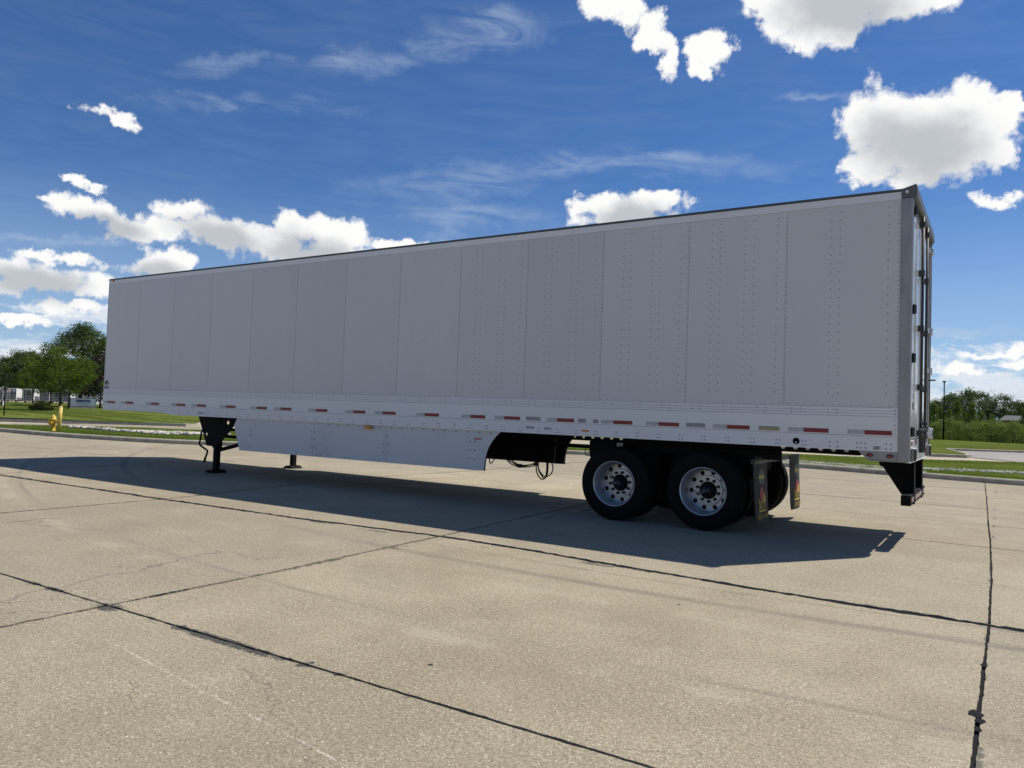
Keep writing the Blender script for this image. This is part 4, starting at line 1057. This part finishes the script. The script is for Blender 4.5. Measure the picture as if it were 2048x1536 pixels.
m = MB(); m.cyl((-12.45, .37, .86), (-12.45, 2.22, .86), .03, 10); part(m, 'landing_gear_shaft', M_black, TR)
m = MB(); m.tube(smooth3([(-12.74, .25, .88), (-12.93, .28, .82), (-13.0, .30, .66), (-13.02, .30, .54), (-12.90, .30, .48), (-12.74, .28, .43), (-12.68, .24, .38), (-12.70, .22, .28)], 4), .019, 8); m.cyl((-12.70, .22, .29), (-12.73, .22, .19), .024, 8); part(m, 'crank_handle', M_black, TR)

# hanging air lines and cables
def spline(pts, n=8): return [p for p in smooth3(pts, n)]
hoses = [
    [(-6.19, 1.0, 1.05), (-6.18, 1.0, .85), (-6.06, 1.0, .74), (-5.87, 1.0, .62), (-5.69, .98, .56), (-5.55, 1.0, .575), (-5.42, 1.0, .62), (-5.25, 1.0, .72), (-5.16, 1.0, .78)],
    [(-6.22, .97, 1.05), (-6.15, .98, .80), (-6.0, 1.0, .70), (-5.85, .97, .585), (-5.68, 1.0, .545), (-5.50, 1.0, .56), (-5.38, 1.0, .62), (-5.30, 1.0, .85), (-5.22, 1.0, 1.0)],
    [(-6.27, 1.02, 1.05), (-6.29, 1.0, .75), (-6.285, 1.0, .585), (-6.24, 1.0, .575), (-6.17, 1.0, .66), (-6.04, 1.0, .75), (-5.9, 1.02, .66), (-5.7, 1.02, .57), (-5.45, 1.02, .60)],
    [(-5.22, 1.0, 1.0), (-5.34, 1.0, .86), (-5.385, 1.0, .66), (-5.375, 1.0, .50), (-5.32, .99, .41), (-5.26, 1.0, .375), (-5.20, 1.01, .42), (-5.17, 1.0, .52), (-5.18, 1.0, .83), (-5.22, 1.0, 1.05)],
    [(-5.25, .98, .98), (-5.33, 1.02, .75), (-5.36, 1.02, .55), (-5.29, 1.03, .42), (-5.22, 1.0, .40), (-5.18, .98, .50), (-5.19, .98, .75), (-5.26, .97, .97)],
    [(-5.28, 1.0, .95), (-5.21, 1.03, .75), (-5.12, 1.05, .62), (-5.105, 1.04, .52), (-5.16, 1.03, .44), (-5.26, 1.02, .43), (-5.35, 1.0, .56), (-5.30, .98, .72), (-5.22, 1.0, .8)],
    [(-5.33, .96, .60), (-5.30, .96, .52), (-5.25, .97, .45), (-5.22, .98, .42)],
    [(-4.66, 1.3, .93), (-4.62, 1.2, .85), (-4.50, 1.0, .80), (-4.3, .8, .82), (-4.15, .62, .88)]]
for k, h in enumerate(hoses):
    m = MB(); m.tube(spline(h, 6), .010 if k < 6 else .006, 6); part(m, 'air_line', M_blackrough, TR)
m = MB(); m.box(-5.72, -5.67, .97, 1.03, .53, .59); m.box(-5.42, -5.37, .97, 1.03, .58, .63); part(m, 'line_clips', M_print, TR)

# ================================================================ SMALL THINGS ON THE VERGE AND LAWN
# yellow bollard
bp = at(117, 859, 32.6); bp.z = .12
BO = empty('bollard', bp, 'tall round yellow steel bollard leaning slightly, right beside the fire hydrant', 'bollard')
m = MB(); m.tube([(0, 0, -.1), (.01, .012, .45), (.022, .025, .88)], .070, 20); m.build('post', mat('yellow_bollard_paint', (.66, .47, .09), .5, var=.12, scale=3, dirt=(.45, .33, .12, .5), dscale=3), BO, fix=True)
m = MB(); m.lathe([(.072, .875), (.069, .900), (.052, .922), (.025, .934), (0, .938)], (.022, .025, 0), 'z', 20); m.build('domed_cap', mat('faded_cap_paint', (.66, .50, .16), .55, var=.1), BO)
# fire hydrant
hp = at(105.5, 859, 32.9); hp.z = .12
M_hyd = mat('yellow_hydrant_paint', (.60, .36, .012), .45, var=.15, scale=8, dirt=(.25, .13, .02, .5), dscale=6)
HY = empty('fire_hydrant', hp, 'short yellow fire hydrant with side nozzles and chain, just left of the bollard', 'fire hydrant', rz=R(25)); HY.scale = (.82, .82, .92)
m = MB(); m.lathe([(.15, -.05), (.15, .03), (.12, .035), (.12, .05), (.098, .06), (.095, .36), (.125, .365), (.125, .40), (.100, .405), (.102, .47)], (0, 0, 0), 'z', 20); m.build('barrel', M_hyd, HY)
m = MB(); m.lathe([(.135, .47), (.135, .495), (.115, .50), (.108, .55), (.085, .60), (.05, .635), (.028, .645), (.028, .675), (0, .678)], (0, 0, 0), 'z', 20); m.build('bonnet', mat('bright_hydrant_bonnet', (.66, .46, .05), .45, var=.1), HY)
m = MB(); m.cyl((0, 0, .675), (0, 0, .71), .022, 5); m.build('operating_nut', M_black, HY)
for sx_, nm in ((-1, 'hose_nozzle'), (1, 'hose_nozzle')):
    m = MB(); m.cyl((sx_*.09, 0, .40), (sx_*.17, 0, .40), .045, 14); m.cyl((sx_*.17, 0, .40), (sx_*.215, 0, .40), .058, 8); nz = m.build(nm, M_hyd, HY)
    q = MB(); q.cyl((sx_*.215, 0, .40), (sx_*.235, 0, .40), .018, 5); q.build('cap_nut', M_black, nz)
m = MB(); m.cyl((0, -.09, .33), (0, -.16, .33), .065, 16); m.cyl((0, -.16, .33), (0, -.20, .33), .078, 10); m.build('pumper_nozzle', M_hyd, HY)
m = MB(); m.tube(smooth3([(-.2, 0, .35), (-.19, -.02, .24), (-.14, -.04, .17), (-.10, -.03, .26)], 5), .008, 5); m.build('cap_chain', M_plate, HY)
# post with a small round head on the left lawn
sp_ = at(8, 828, 50.5)
SP = empty('lawn_post', (sp_.x, sp_.y, .10), 'slim black post with a small round head on the lawn at the left edge', 'post')
m = MB(); m.tube([(0, 0, -.2), (0, 0, 1.80)], .034, 8); m.build('pole', M_black, SP)
m = MB(); q = (cR*.0); m.tube([Vector((0, 0, 1.63)) - cB*.03, Vector((0, 0, 1.63)) + cB*.05], .10, 14); m.build('round_head', M_darkplastic, SP)
# low marker
sp_ = at(4, 812, 75)
SM = empty('utility_marker', (sp_.x, sp_.y, .45), 'knee-high black and white utility marker on the left lawn behind the slim post', 'marker')
m = MB(); m.box(-.10, .10, -.08, .08, -.2, .35); m.build('black_body', M_black, SM); m = MB(); m.box(.12, .19, -.05, .05, -.2, .40); m.build('white_plate', M_white, SM)

# sign board with a dark blue capsule logo
sb = at(166, 808, 68); rz = math.atan2(CAM.y-sb.y, CAM.x-sb.x) + math.pi/2 + R(6)
SG = empty('sign_board', (sb.x, sb.y, .50), 'wide low grey sign board with navy capsule logo on the lawn by the trailer nose', 'sign', rz=rz)
M_sign = mat('pale_grey_sign_face', (.40, .44, .50), .5, var=.04); M_navy = mat('navy_sign_print', (.02, .05, .12), .5, var=.05)
SG.scale = (.70, .8, .90)
m = MB(); m.box(-1.22, 1.22, -.08, .08, .20, .86); m.build('panel', M_sign, SG)
m = MB(); m.box(-1.27, 1.27, -.06, .10, .14, .198); m.box(-1.27, 1.27, -.06, .10, .862, .90); m.box(-1.27, -1.222, -.06, .10, .199, .861); m.box(1.222, 1.27, -.06, .10, .199, .861); m.build('frame', M_darkplastic, SG)
m = MB()
cap = [(-.57+.17*math.cos(R(a)), .66+.11*math.sin(R(a))) for a in range(90, 271, 15)] + [(.57+.17*math.cos(R(a)), .66+.11*math.sin(R(a))) for a in range(-90, 91, 15)]
m.prism(cap, 'xz', -.084, -.081); lg_ = m.build('capsule_logo', M_navy, SG)
m = MB(); m.box(-.64, -.59, -.088, -.085, .62, .72); m.box(-.42, -.10, -.088, -.085, .635, .65); m.box(-.05, .42, -.088, -.085, .60, .635); m.box(.57, .66, -.088, -.085, .60, .69); m.build('logo_strokes', M_sign, lg_)
m = MB(); [m.box(-.72+.21*k, -.56+.21*k, -.084, -.081, .455, .48) for k in range(7)]; [m.box(-.52+.18*k, -.38+.18*k, -.084, -.081, .30, .34) for k in range(6)]; m.build('text_lines', M_navy, SG)
m = MB(); m.box(-1.30, 1.30, -.12, .14, -.25, .136); m.build('stone_base', M_kerb, SG)

# stone edging in front of the sign board: skip the parts that are hidden

# tall framed board over the yard
bb = at(10, 799, 235)
BB = empty('yard_signboard', (bb.x, bb.y, -.8), 'grey-faced beige signboard rising behind the parked trailers at the left edge', 'sign', rz=math.atan2(CAM.y-bb.y, CAM.x-bb.x)+math.pi/2)
M_beige = mat('beige_cladding', (.42, .40, .33), .7, var=.06)
m = MB(); m.box(-.75, .15, -.1, .1, 2.6, 4.1); m.build('board', M_beige, BB)
m = MB(); m.box(-.55, .0, -.125, -.101, 2.75, 3.85); m.build('face', mat('sign_face_lilac_grey', (.25, .24, .28), .6, var=.15, scale=3), BB)
m = MB(); m.box(.28, .60, -.1, .1, 2.6, 3.75); m.box(.75, 1.15, -.1, .1, 2.6, 3.75); m.build('side_panels', M_beige, BB)
m = MB(); [m.box(a, a+.12, -.05, .05, -.5, 2.6) for a in (-.6, -.05, .38, .9)]; m.build('posts', M_beige, BB)

# ---------------------------------------------------------------- trailers parked across the road
M_td = mat('grey_door_metal', (.075, .08, .08), .5, .2, var=.2, scale=3); M_tb = mat('navy_logo_panel', (.03, .03, .13), .5)
def yard_trailer(px, d, dyaw, label, logo, w=2.55, h=3.9, ln=12.0, doors=M_td, dim=1.0):
    p = at(px, 800, d); az = math.atan2(p.y-CAM.y, p.x-CAM.x)
    E = empty('parked_trailer', (p.x, p.y, -.88), label, 'trailer', 'white box trailers parked in the yard across the road', rz=az - math.pi/2 + dyaw)
    h0 = .62; w2 = w/2
    m = MB(); m.box(-w2, w2, .0, ln, h0, h); m.build('box', M_white, E, bevel=.05)
    for a in (-1, 1):
        m = MB(); x0, x1 = (-w2+.10, -.02) if a < 0 else (.02, w2-.10); m.box(x0, x1, -.05, -.004, h0+.12, h-.14); dr = m.build('rear_door', doors, E)
        q = MB(); [q.box(x0, x1, -.07, -.052, z, z+.07) for z in (h0+.55, h0+1.15)]; q.build('door_bars', M_plate, dr)
        q = MB(); q.cyl(((x0+x1)/2, -.08, h0+.1), ((x0+x1)/2, -.08, h-.12), .03, 6); q.build('lock_rod', M_plate, dr)
    if logo:
        m = MB(); m.box(.12, w2-.14, -.095, -.085, h-1.05, h-.28); lo = m.build('logo_panel', M_tb, E); q = MB(); q.prism([(.25, h-.78), (1.0, h-.78), (1.05, h-.55), (.30, h-.55)], 'xz', -.105, -.097); q.build('logo_letters', M_white, lo)
    m = MB(); m.box(-w2+.05, w2-.05, -.04, .06, .45, .55); [m.box(a-.05, a+.05, -.02, .06, .55, h0) for a in (-.7, .7)]; m.build('underride_guard', M_black, E)
    for y in (1.4, 2.65):
        for a in (-w2+.15, w2-.40):
            m = MB(); m.tube([(a, y, .5), (a+.27, y, .5)], .5, 16); m.build('wheel', M_black, E)
    m = MB(); [m.box(a, a+.12, ln-3, ln-2.85, .0, h0) for a in (-.9, .8)]; m.build('landing_legs', M_black, E)
    return E
TS = R(-7)
yard_trailer(21.5, 255, TS, 'leftmost parked trailer in the yard, grey doors with a navy logo panel', True)
yard_trailer(56.5, 255, TS, 'second parked trailer from the left, plain grey doors, between the navy-logo one and the bush', False)
yard_trailer(88.5, 256, TS, 'parked trailer seen above the clipped bush, plain grey doors', False)
yard_trailer(111, 257, TS, 'parked trailer seen between the two front tree trunks', False)
yard_trailer(131, 256, TS, 'parked trailer with navy logo panel, seen between tree trunks left of the sign board', True)
yard_trailer(172, 262, R(7), 'pale parked trailer whose roof shows above the middle of the sign board', False, doors=M_plate)
yard_trailer(201, 258, R(-4), 'parked trailer above the white pickup, cut off by the big trailer nose', False, doors=M_plate)
yard_trailer(-6, 255, TS, 'parked trailer at the very left edge of the view', False)

# white pickup behind the sign board
pc = at(189, 808, 185); az = math.atan2(pc.y-CAM.y, pc.x-CAM.x)
PU = empty('pickup_truck', (pc.x, pc.y, -.80), 'white crew-cab pickup truck half hidden behind the sign board', 'pickup truck', rz=az-math.pi/2+R(8))
M_car = mat('white_car_paint', (.82, .82, .82), .2, var=.02, coat=.6)
m = MB(); m.prism([(-2.9, .55), (2.2, .5), (2.45, .62), (2.5, .98), (2.35, 1.12), (1.35, 1.22), (.75, 1.76), (.5, 1.84), (-.9, 1.86), (-1.05, 1.30), (-2.9, 1.28)], 'xz', -.95, .95); m.build('body', M_car, PU, bevel=.06)
M_glass = mat('dark_car_glass', (.02, .025, .03), .08, var=.1)
m = MB(); m.prism([(1.22, 1.25), (.70, 1.72), (.45, 1.76), (.45, 1.25)], 'xz', -.965, .965); m.prism([(.35, 1.25), (.35, 1.77), (-.30, 1.78), (-.30, 1.25)], 'xz', -.965, .965); m.prism([(-.38, 1.25), (-.38, 1.78), (-.85, 1.78), (-.95, 1.3)], 'xz', -.965, .965); m.build('side_windows', M_glass, PU)
for x in (1.55, -1.85):
    for yy in (-.98, .72):
        m = MB(); m.tube([(x, yy, .38), (x, yy+.26, .38)], .39, 20); wh = m.build('wheel', M_blackrough, PU)
        q = MB(); q.tube([(x, yy-.012, .38), (x, yy-.001, .38)], .22, 14); q.build('rim', M_alu, wh)
    m = MB(); m.tube([(x, -.958, .50), (x, -.951, .50)], .50, 20); m.build('wheel_arch', M_print, PU)
m = MB(); m.box(2.30, 2.46, -.90, -.60, .82, 1.0); m.build('headlight', M_plate, PU)

# black lamp post on the right
lp = at(1887, 880, 91)
LP = empty('lamp_post', (lp.x, lp.y, .0), 'tall thin black lamp post in front of the trees behind the trailer rear', 'lamp post')
m = MB(); m.tube([(0, 0, -.1), (0, 0, 6.0)], [.075, .055], 10); m.build('pole', M_black, LP)
m = MB(); m.box(-.15, .15, -.12, .12, 5.95, 6.10); m.build('lamp_head', M_black, LP, bevel=.03)

# house roof beyond the shrubs
hr = at(2040, 845, 150)
HO = empty('house', (hr.x+2.6, hr.y, 0), 'long low house with a grey shingle roof beyond the shrubs at the right edge', 'house', rz=R(-8))
M_wall = mat('brown_house_wall', (.16, .13, .11), .8, var=.1); M_shing = mat('grey_shingle_roof', (.085, .09, .09), .85, var=.2, scale=3)
m = MB(); m.box(-5, 12, 0, 7, 0, 2.85); m.build('wall', M_wall, HO)
m = MB(); m.add([(-5.5, -.6, 2.75), (12.5, -.6, 2.75), (11.8, 3.5, 3.6), (-5.2, 3.5, 3.6), (-5.5, 7.6, 2.75), (12.5, 7.6, 2.75)], [(0, 1, 2, 3), (3, 2, 5, 4), (0, 3, 4), (1, 5, 2), (0, 4, 5, 1)]); m.build('roof', M_shing, HO)
for k in range(4):
    m = MB(); m.box(-3.5+k*4, -2.0+k*4, -.04, -.005, 1.0, 2.2); m.build('window', M_glass, HO)

# ================================================================ TREES
def leaf_cloud(seed, clumps, n_per, size, flat=.6):
    """many small leaf faces; clumps: (x, y, z, radius)"""
    r = np.random.default_rng(seed); V = []; 
    for (cx, cy, cz, rad) in clumps:
        n = max(6, int(n_per*rad*rad))
        d = r.normal(size=(n, 3)); d /= np.linalg.norm(d, axis=1)[:, None]
        rr = rad*(r.random(n)**.45)[:, None]
        c = np.array([cx, cy, cz]) + d*rr*np.array([1, 1, .8])
        nrm = d + r.normal(size=(n, 3))*.75 + np.array([0, 0, flat]); nrm /= np.linalg.norm(nrm, axis=1)[:, None]
        t = r.normal(size=(n, 3)); u = np.cross(nrm, t); u /= np.linalg.norm(u, axis=1)[:, None]; w = np.cross(nrm, u)
        s = (size*r.uniform(.55, 1.25, n))[:, None]
        q = np.stack([c-u*s, c-w*s*.55, c+u*s, c+w*s*.55], 1); V.append(q.reshape(-1, 3))
    V = np.concatenate(V); N = len(V)//4
    me = bpy.data.meshes.new('crown')
    me.vertices.add(len(V)); me.vertices.foreach_set('co', V.astype(np.float32).ravel())
    me.loops.add(N*4); me.loops.foreach_set('vertex_index', np.arange(N*4, dtype=np.int32))
    me.polygons.add(N); me.polygons.foreach_set('loop_start', np.arange(0, N*4, 4, dtype=np.int32))
    me.update(calc_edges=True)
    return me
def crown_clumps(seed, h, r0, base, n, shape='round', rc=.22):
    rg = random.Random(seed); out = []; ch = h-base
    lob = [(rg.uniform(0, 6.28), rg.uniform(.12, .3)) for _ in range(4)]
    for k in range(n):
        t = rg.random()
        if shape == 'round': prof = math.sqrt(max(0, 1-(2*(t**.85)-1)**2))*1.0
        elif shape == 'cone': prof = (1-t)**.8*1.0+.06
        elif shape == 'broad': prof = (math.sin(math.pi*min(1, t*.9+.12)))**.55
        else: prof = 1-.25*t
        th = rg.uniform(0, 6.28); lobf = 1+sum(a*math.cos(2*(th-p)+3*t*(i+1)) for i, (p, a) in enumerate(lob))*.5
        q = prof*r0*lobf*(rg.random()**.35)
        cr = rc*r0*rg.uniform(.65, 1.35)
        out.append((q*math.cos(th), q*math.sin(th), base+ch*t*.96+rg.uniform(-.03, .03)*h, cr))
    return out
def trunk_mesh(seed, h, base, r0, rt, n_limb=7, top=.85):
    rg = random.Random(seed); m = MB(); pts = [(0, 0, -.3)]; x = y = 0
    for k in range(1, 7):
        x += rg.uniform(-.03, .03)*h*.4; y += rg.uniform(-.03, .03)*h*.4; pts.append((x, y, h*top*k/6))
    m.tube(pts, [rt*(1.25 if i == 0 else 1-.8*i/6) for i in range(7)], 9)
    for k in range(n_limb):
        t = rg.uniform(.0, .75); z = base*.85+(h*.8-base)*t; th = rg.uniform(0, 6.28); ln = r0*rg.uniform(.6, .95)*(1-.4*t)
        m.tube([(0, 0, z), (ln*.4*math.cos(th), ln*.4*math.sin(th), z+ln*.3), (ln*math.cos(th+.2), ln*math.sin(th+.2), z+ln*.7)], [rt*.42*(1-.5*t), rt*.28*(1-.5*t), rt*.08], 6)
    return m
TREES = {}
def tree_kind(key, seed, h, r0, base, n, npc, leaf, mt, rt, shape='round', rc=.22, flat=1.1, limbs=7):
    cr = leaf_cloud(seed, crown_clumps(seed, h, r0, base, n, shape, rc), npc, leaf, flat); cr.materials.append(mt)
    tm = trunk_mesh(seed, h, base, r0, rt, limbs)
    me = bpy.data.meshes.new('trunk'); me.from_pydata([tuple(v) for v in tm.v], [], tm.f); me.materials.append(M_bark); me.polygons.foreach_set('use_smooth', tm.sm); me.update()
    TREES[key] = (cr, me, h)
def tree(key, pos, scale, rz, name, label, cat='tree', group=None, sz=None):
    cr, me, h = TREES[key]
    E = empty(name, pos, label, cat, group, rz)
    a = bpy.data.objects.new('trunk', me); COL.objects.link(a); a.parent = E
    b = bpy.data.objects.new('crown', cr); COL.objects.link(b); b.parent = E
    E.scale = (scale, scale, sz or scale)
    return E
tree_kind('big', 11, 9.2, 4.3, 1.9, 150, 180, .105, L_big, .20, 'broad', .20)
tree_kind('maple', 12, 4.3, 2.2, 1.45, 80, 300, .070, L_maple, .085, 'round', .21)
tree_kind('round', 13, 9.0, 4.0, 2.2, 95, 62, .17, L_dark, .20, 'round', .24)
tree_kind('round2', 14, 9.0, 3.6, 2.0, 85, 64, .17, L_maple, .18, 'broad', .24)
tree_kind('oak', 15, 8.6, 4.6, 1.5, 110, 58, .18, L_dark, .22, 'broad', .22)
tree_kind('pine', 16, 5.2, 1.55, .3, 130, 260, .075, L_pine, .09, 'cone', .24, .6)
tree_kind('shrub', 17, 2.0, 1.6, .0, 60, 330, .060, L_olive, .03, 'broad', .30, .9)
tree_kind('shrub2', 27, 1.8, 1.7, .0, 60, 330, .060, L_olive2, .03, 'round', .32, .9)
tree_kind('bare', 18, 8.2, 2.9, 3.2, 60, 16, .10, L_bare, .12, 'round', .22, limbs=26)
tree_kind('red', 19, 4.6, 1.9, .7, 60, 110, .11, L_red, .08, 'broad', .24)

def put(key, px, d, z, s, rz, name, label, cat='tree', group=None, sz=None):
    p = at(px, 800, d); return tree(key, (p.x, p.y, z), s, rz, name, label, cat, group, sz)
put('big', 160, 78, .45, .92, .7, 'broadleaf_tree', 'tall grey-green broadleaf tree rising behind the small maple at the trailer nose', sz=.78)
put('big', 212, 80, .45, .80, 2.2, 'broadleaf_tree', 'broadleaf tree mostly hidden behind the nose of the big trailer', sz=.70)
put('maple', 120, 60.5, .42, 1.0, .3, 'maple_tree', 'small bright green maple behind the yellow bollard', sz=1.0)
put('maple', 138, 66, .45, .80, 1.9, 'maple_tree', 'small green maple whose trunk stands at the left end of the sign board', sz=.80)
put('maple', 101, 84, .45, .95, 4.0, 'maple_tree', 'maple with a dark trunk above the right end of the clipped bush', sz=1.0)
put('maple', 160, 82, .45, 1.0, 5.0, 'maple_tree', 'maple with its trunk right behind the sign board', sz=1.0)
put('maple', 66, 96, .40, .8, 3.0, 'maple_tree', 'leftmost low maple, its crown just over the navy-logo trailer', sz=.9)
put('red', 200, 73, .48, 1.0, .4, 'plum_tree', 'dark purple-leaved tree beside the nose of the big trailer', sz=1.0)
# clipped bush
bs = at(83, 813, 60)
BU = empty('clipped_bush', (bs.x, bs.y, .42), 'wide low clipped dark bush on the lawn left of the maple trunks', 'bush')
rgb = random.Random(8); cl = []
for k in range(110):
    th = rgb.uniform(0, 6.28); q = rgb.random()**.5; x = .82*math.cos(th)*q; y = .6*math.sin(th)*q
    cl.append((x*1.05, y, .12+.50*(1-q*q*.8)*rgb.random(), .15))
me = leaf_cloud(5, cl, 7000, .028, .4); me.materials.append(L_bush); o = bpy.data.objects.new('foliage', me); COL.objects.link(o); o.parent = BU
m = MB(); [m.tube([(0, 0, -.1), (.3*math.cos(a), .2*math.sin(a), .35)], [.03, .012], 5) for a in (0, 1.2, 2.4, 3.7, 5)]; m.build('stems', M_bark, BU)

# wood on the left horizon
rgt = random.Random(21)
WOODL = [(-22, 232, 8.9), (-6, 236, 10.2), (9, 228, 11.2), (20, 240, 11.8), (33, 226, 13.0), (46, 236, 13.4), (60, 230, 13.2), (74, 238, 12.8), (90, 230, 12.5), (110, 238, 12.2), (132, 232, 12.0), (156, 238, 12.4), (180, 230, 12.0), (206, 238, 12.0)]
desc = ['a low rounded crown at the far left', 'a dark crown second from the far left', 'a crown above the signboard', 'a bushy crown right of the signboard', 'the tallest rounded crown at the left', 'a full crown just right of the tallest', 'a broad crown above the clipped bush', 'a crown left of the big broadleaf tree', 'a crown partly behind the small maple', 'a crown mostly behind the small maple', 'a crown glimpsed through the maple', 'a crown glimpsed under the big tree', 'a crown behind the big tree', 'a crown by the trailer nose']
for k, (px, d, h) in enumerate(WOODL):
    key = ['round', 'oak', 'round2', 'round'][k % 4]; s = h/TREES[key][2]
    put(key, px, d*1.42, -1.0, s*1.25, rgt.uniform(0, 6), 'woodland_tree', 'woodland tree beyond the yard, ' + desc[k], group='trees of the wood behind the yard', sz=s*1.35)
BUSHL = [(-20, 'low bush at the foot of the wood, beyond the left edge'), (4, 'low bush behind the leftmost parked trailer'), (30, 'low bush filling the gap right of the beige signboard'), (46, 'low bush above the second parked trailer'), (70, 'low bush above the clipped yew bush'), (98, 'low bush glimpsed between the maple trunks'), (126, 'low bush behind the yellow bollard maple'), (152, 'low bush behind the left half of the sign board'), (182, 'low bush behind the white pickup'), (206, 'low bush hidden behind the trailer nose')]
for px, lab in BUSHL:
    put('round', px, 302+rgt.uniform(-6, 6), -2.2, .95, rgt.uniform(0, 6), 'understorey_bush', lab, 'bush', 'bushes at the foot of the far wood', sz=.62)
# trees and shrubs on the right
WOODR = [(1830, 165, 7.6, 'round'), (1856, 168, 7.2, 'oak'), (1874, 160, 7.4, 'round'), (1897, 172, 8.8, 'round2'), (1915, 164, 8.6, 'round'), (1936, 158, 9.6, 'oak'), (1958, 166, 9.4, 'round'), (1984, 172, 10.4, 'bare'), (2008, 160, 8.6, 'round'), (2028, 168, 7.6, 'oak'), (2046, 164, 7.2, 'round2'), (2070, 160, 7.6, 'round'), (2100, 165, 8.2, 'oak'), (1800, 168, 7.8, 'oak')]
descr = ['dark tree hidden behind the rear doors of the trailer', 'dark tree peeping out behind the trailer rear', 'dark tree left of the lamp post', 'tree crossed by the lamp post top', 'round dark tree right of the lamp post', 'tallest broad dark tree right of the lamp post', 'dark tree on the right shoulder of the tallest one', 'thin pale half-bare tree standing among the dark ones', 'narrow dark tree just right of the pale bare tree', 'low dark tree above the house roof', 'dark tree at the right edge above the house roof', 'tree just beyond the right edge', 'second tree beyond the right edge', 'tree wholly behind the trailer']
for k, (px, d, h, key) in enumerate(WOODR[:12]):
    s = h/TREES[key][2]*.80; put(key, px, d, -.2, s*1.1, rgt.uniform(0, 6), 'background_tree' if key != 'bare' else 'bare_tree', descr[k], group='trees of the far wood on the right', sz=s*1.08)
PINES = [(1868, 101, 4.0), (1882, 104, 3.6), (1915, 99, 4.25), (1945, 98, 4.0), (1930, 105, 3.2), (1964, 102, 3.0), (2050, 97, 3.5), (1852, 100, 3.8), (1899, 106, 3.4), (1985, 104, 2.9)]
dp = ['conifer against the rear of the trailer', 'smaller conifer just left of the lamp post', 'pointed conifer right of the lamp post, the taller of the middle pair', 'pointed dark conifer, right one of the middle pair', 'small conifer between the middle pair', 'low conifer right of the middle pair', 'dark conifer cut by the right edge', 'conifer hidden behind the trailer doors', 'low conifer under the lamp post', 'low conifer below the pale bare tree']
for k, (px, d, h) in enumerate(PINES):
    s = h/TREES['pine'][2]; put('pine', px, d, -.1, s*.85, rgt.uniform(0, 6), 'conifer', dp[k], group='conifers behind the shrubs', sz=s*1.08)
SHR = [(1838, 97, 'shrub', .95, 'shrub hidden behind the rear doors'), (1862, 94, 'shrub2', 1.0, 'yellow-green shrub nearest the trailer rear'), (1880, 99, 'shrub', 1.05, 'olive shrub left of the lamp post'), (1900, 93, 'shrub', 1.1, 'full olive shrub right of the lamp post foot'), (1921, 98, 'shrub2', 1.1, 'low yellow-green shrub under the taller middle conifer'), (1943, 92, 'shrub', .85, 'small olive shrub in front of the dark pointed conifer'), (1962, 96, 'shrub2', 1.15, 'broad yellow-green shrub in the middle of the right lawn edge'), (1984, 91, 'shrub', 1.1, 'olive shrub below the pale bare tree'), (2006, 95, 'shrub2', 1.25, 'tall yellow-green shrub left of the house roof'), (2028, 90, 'shrub', 1.05, 'olive shrub below the house roof'), (2050, 93, 'shrub2', 1.0, 'yellow-green shrub cut by the right edge'), (2074, 91, 'shrub', 1.0, 'olive shrub beyond the right edge')]
for px, d, key, sc_, lab in SHR:
    put(key, px, d, -.05, sc_, rgt.uniform(0, 6), 'willow_shrub', lab, 'shrub', 'shrubs along the back of the right lawn', sz=sc_*rgt.uniform(.85, 1.02))
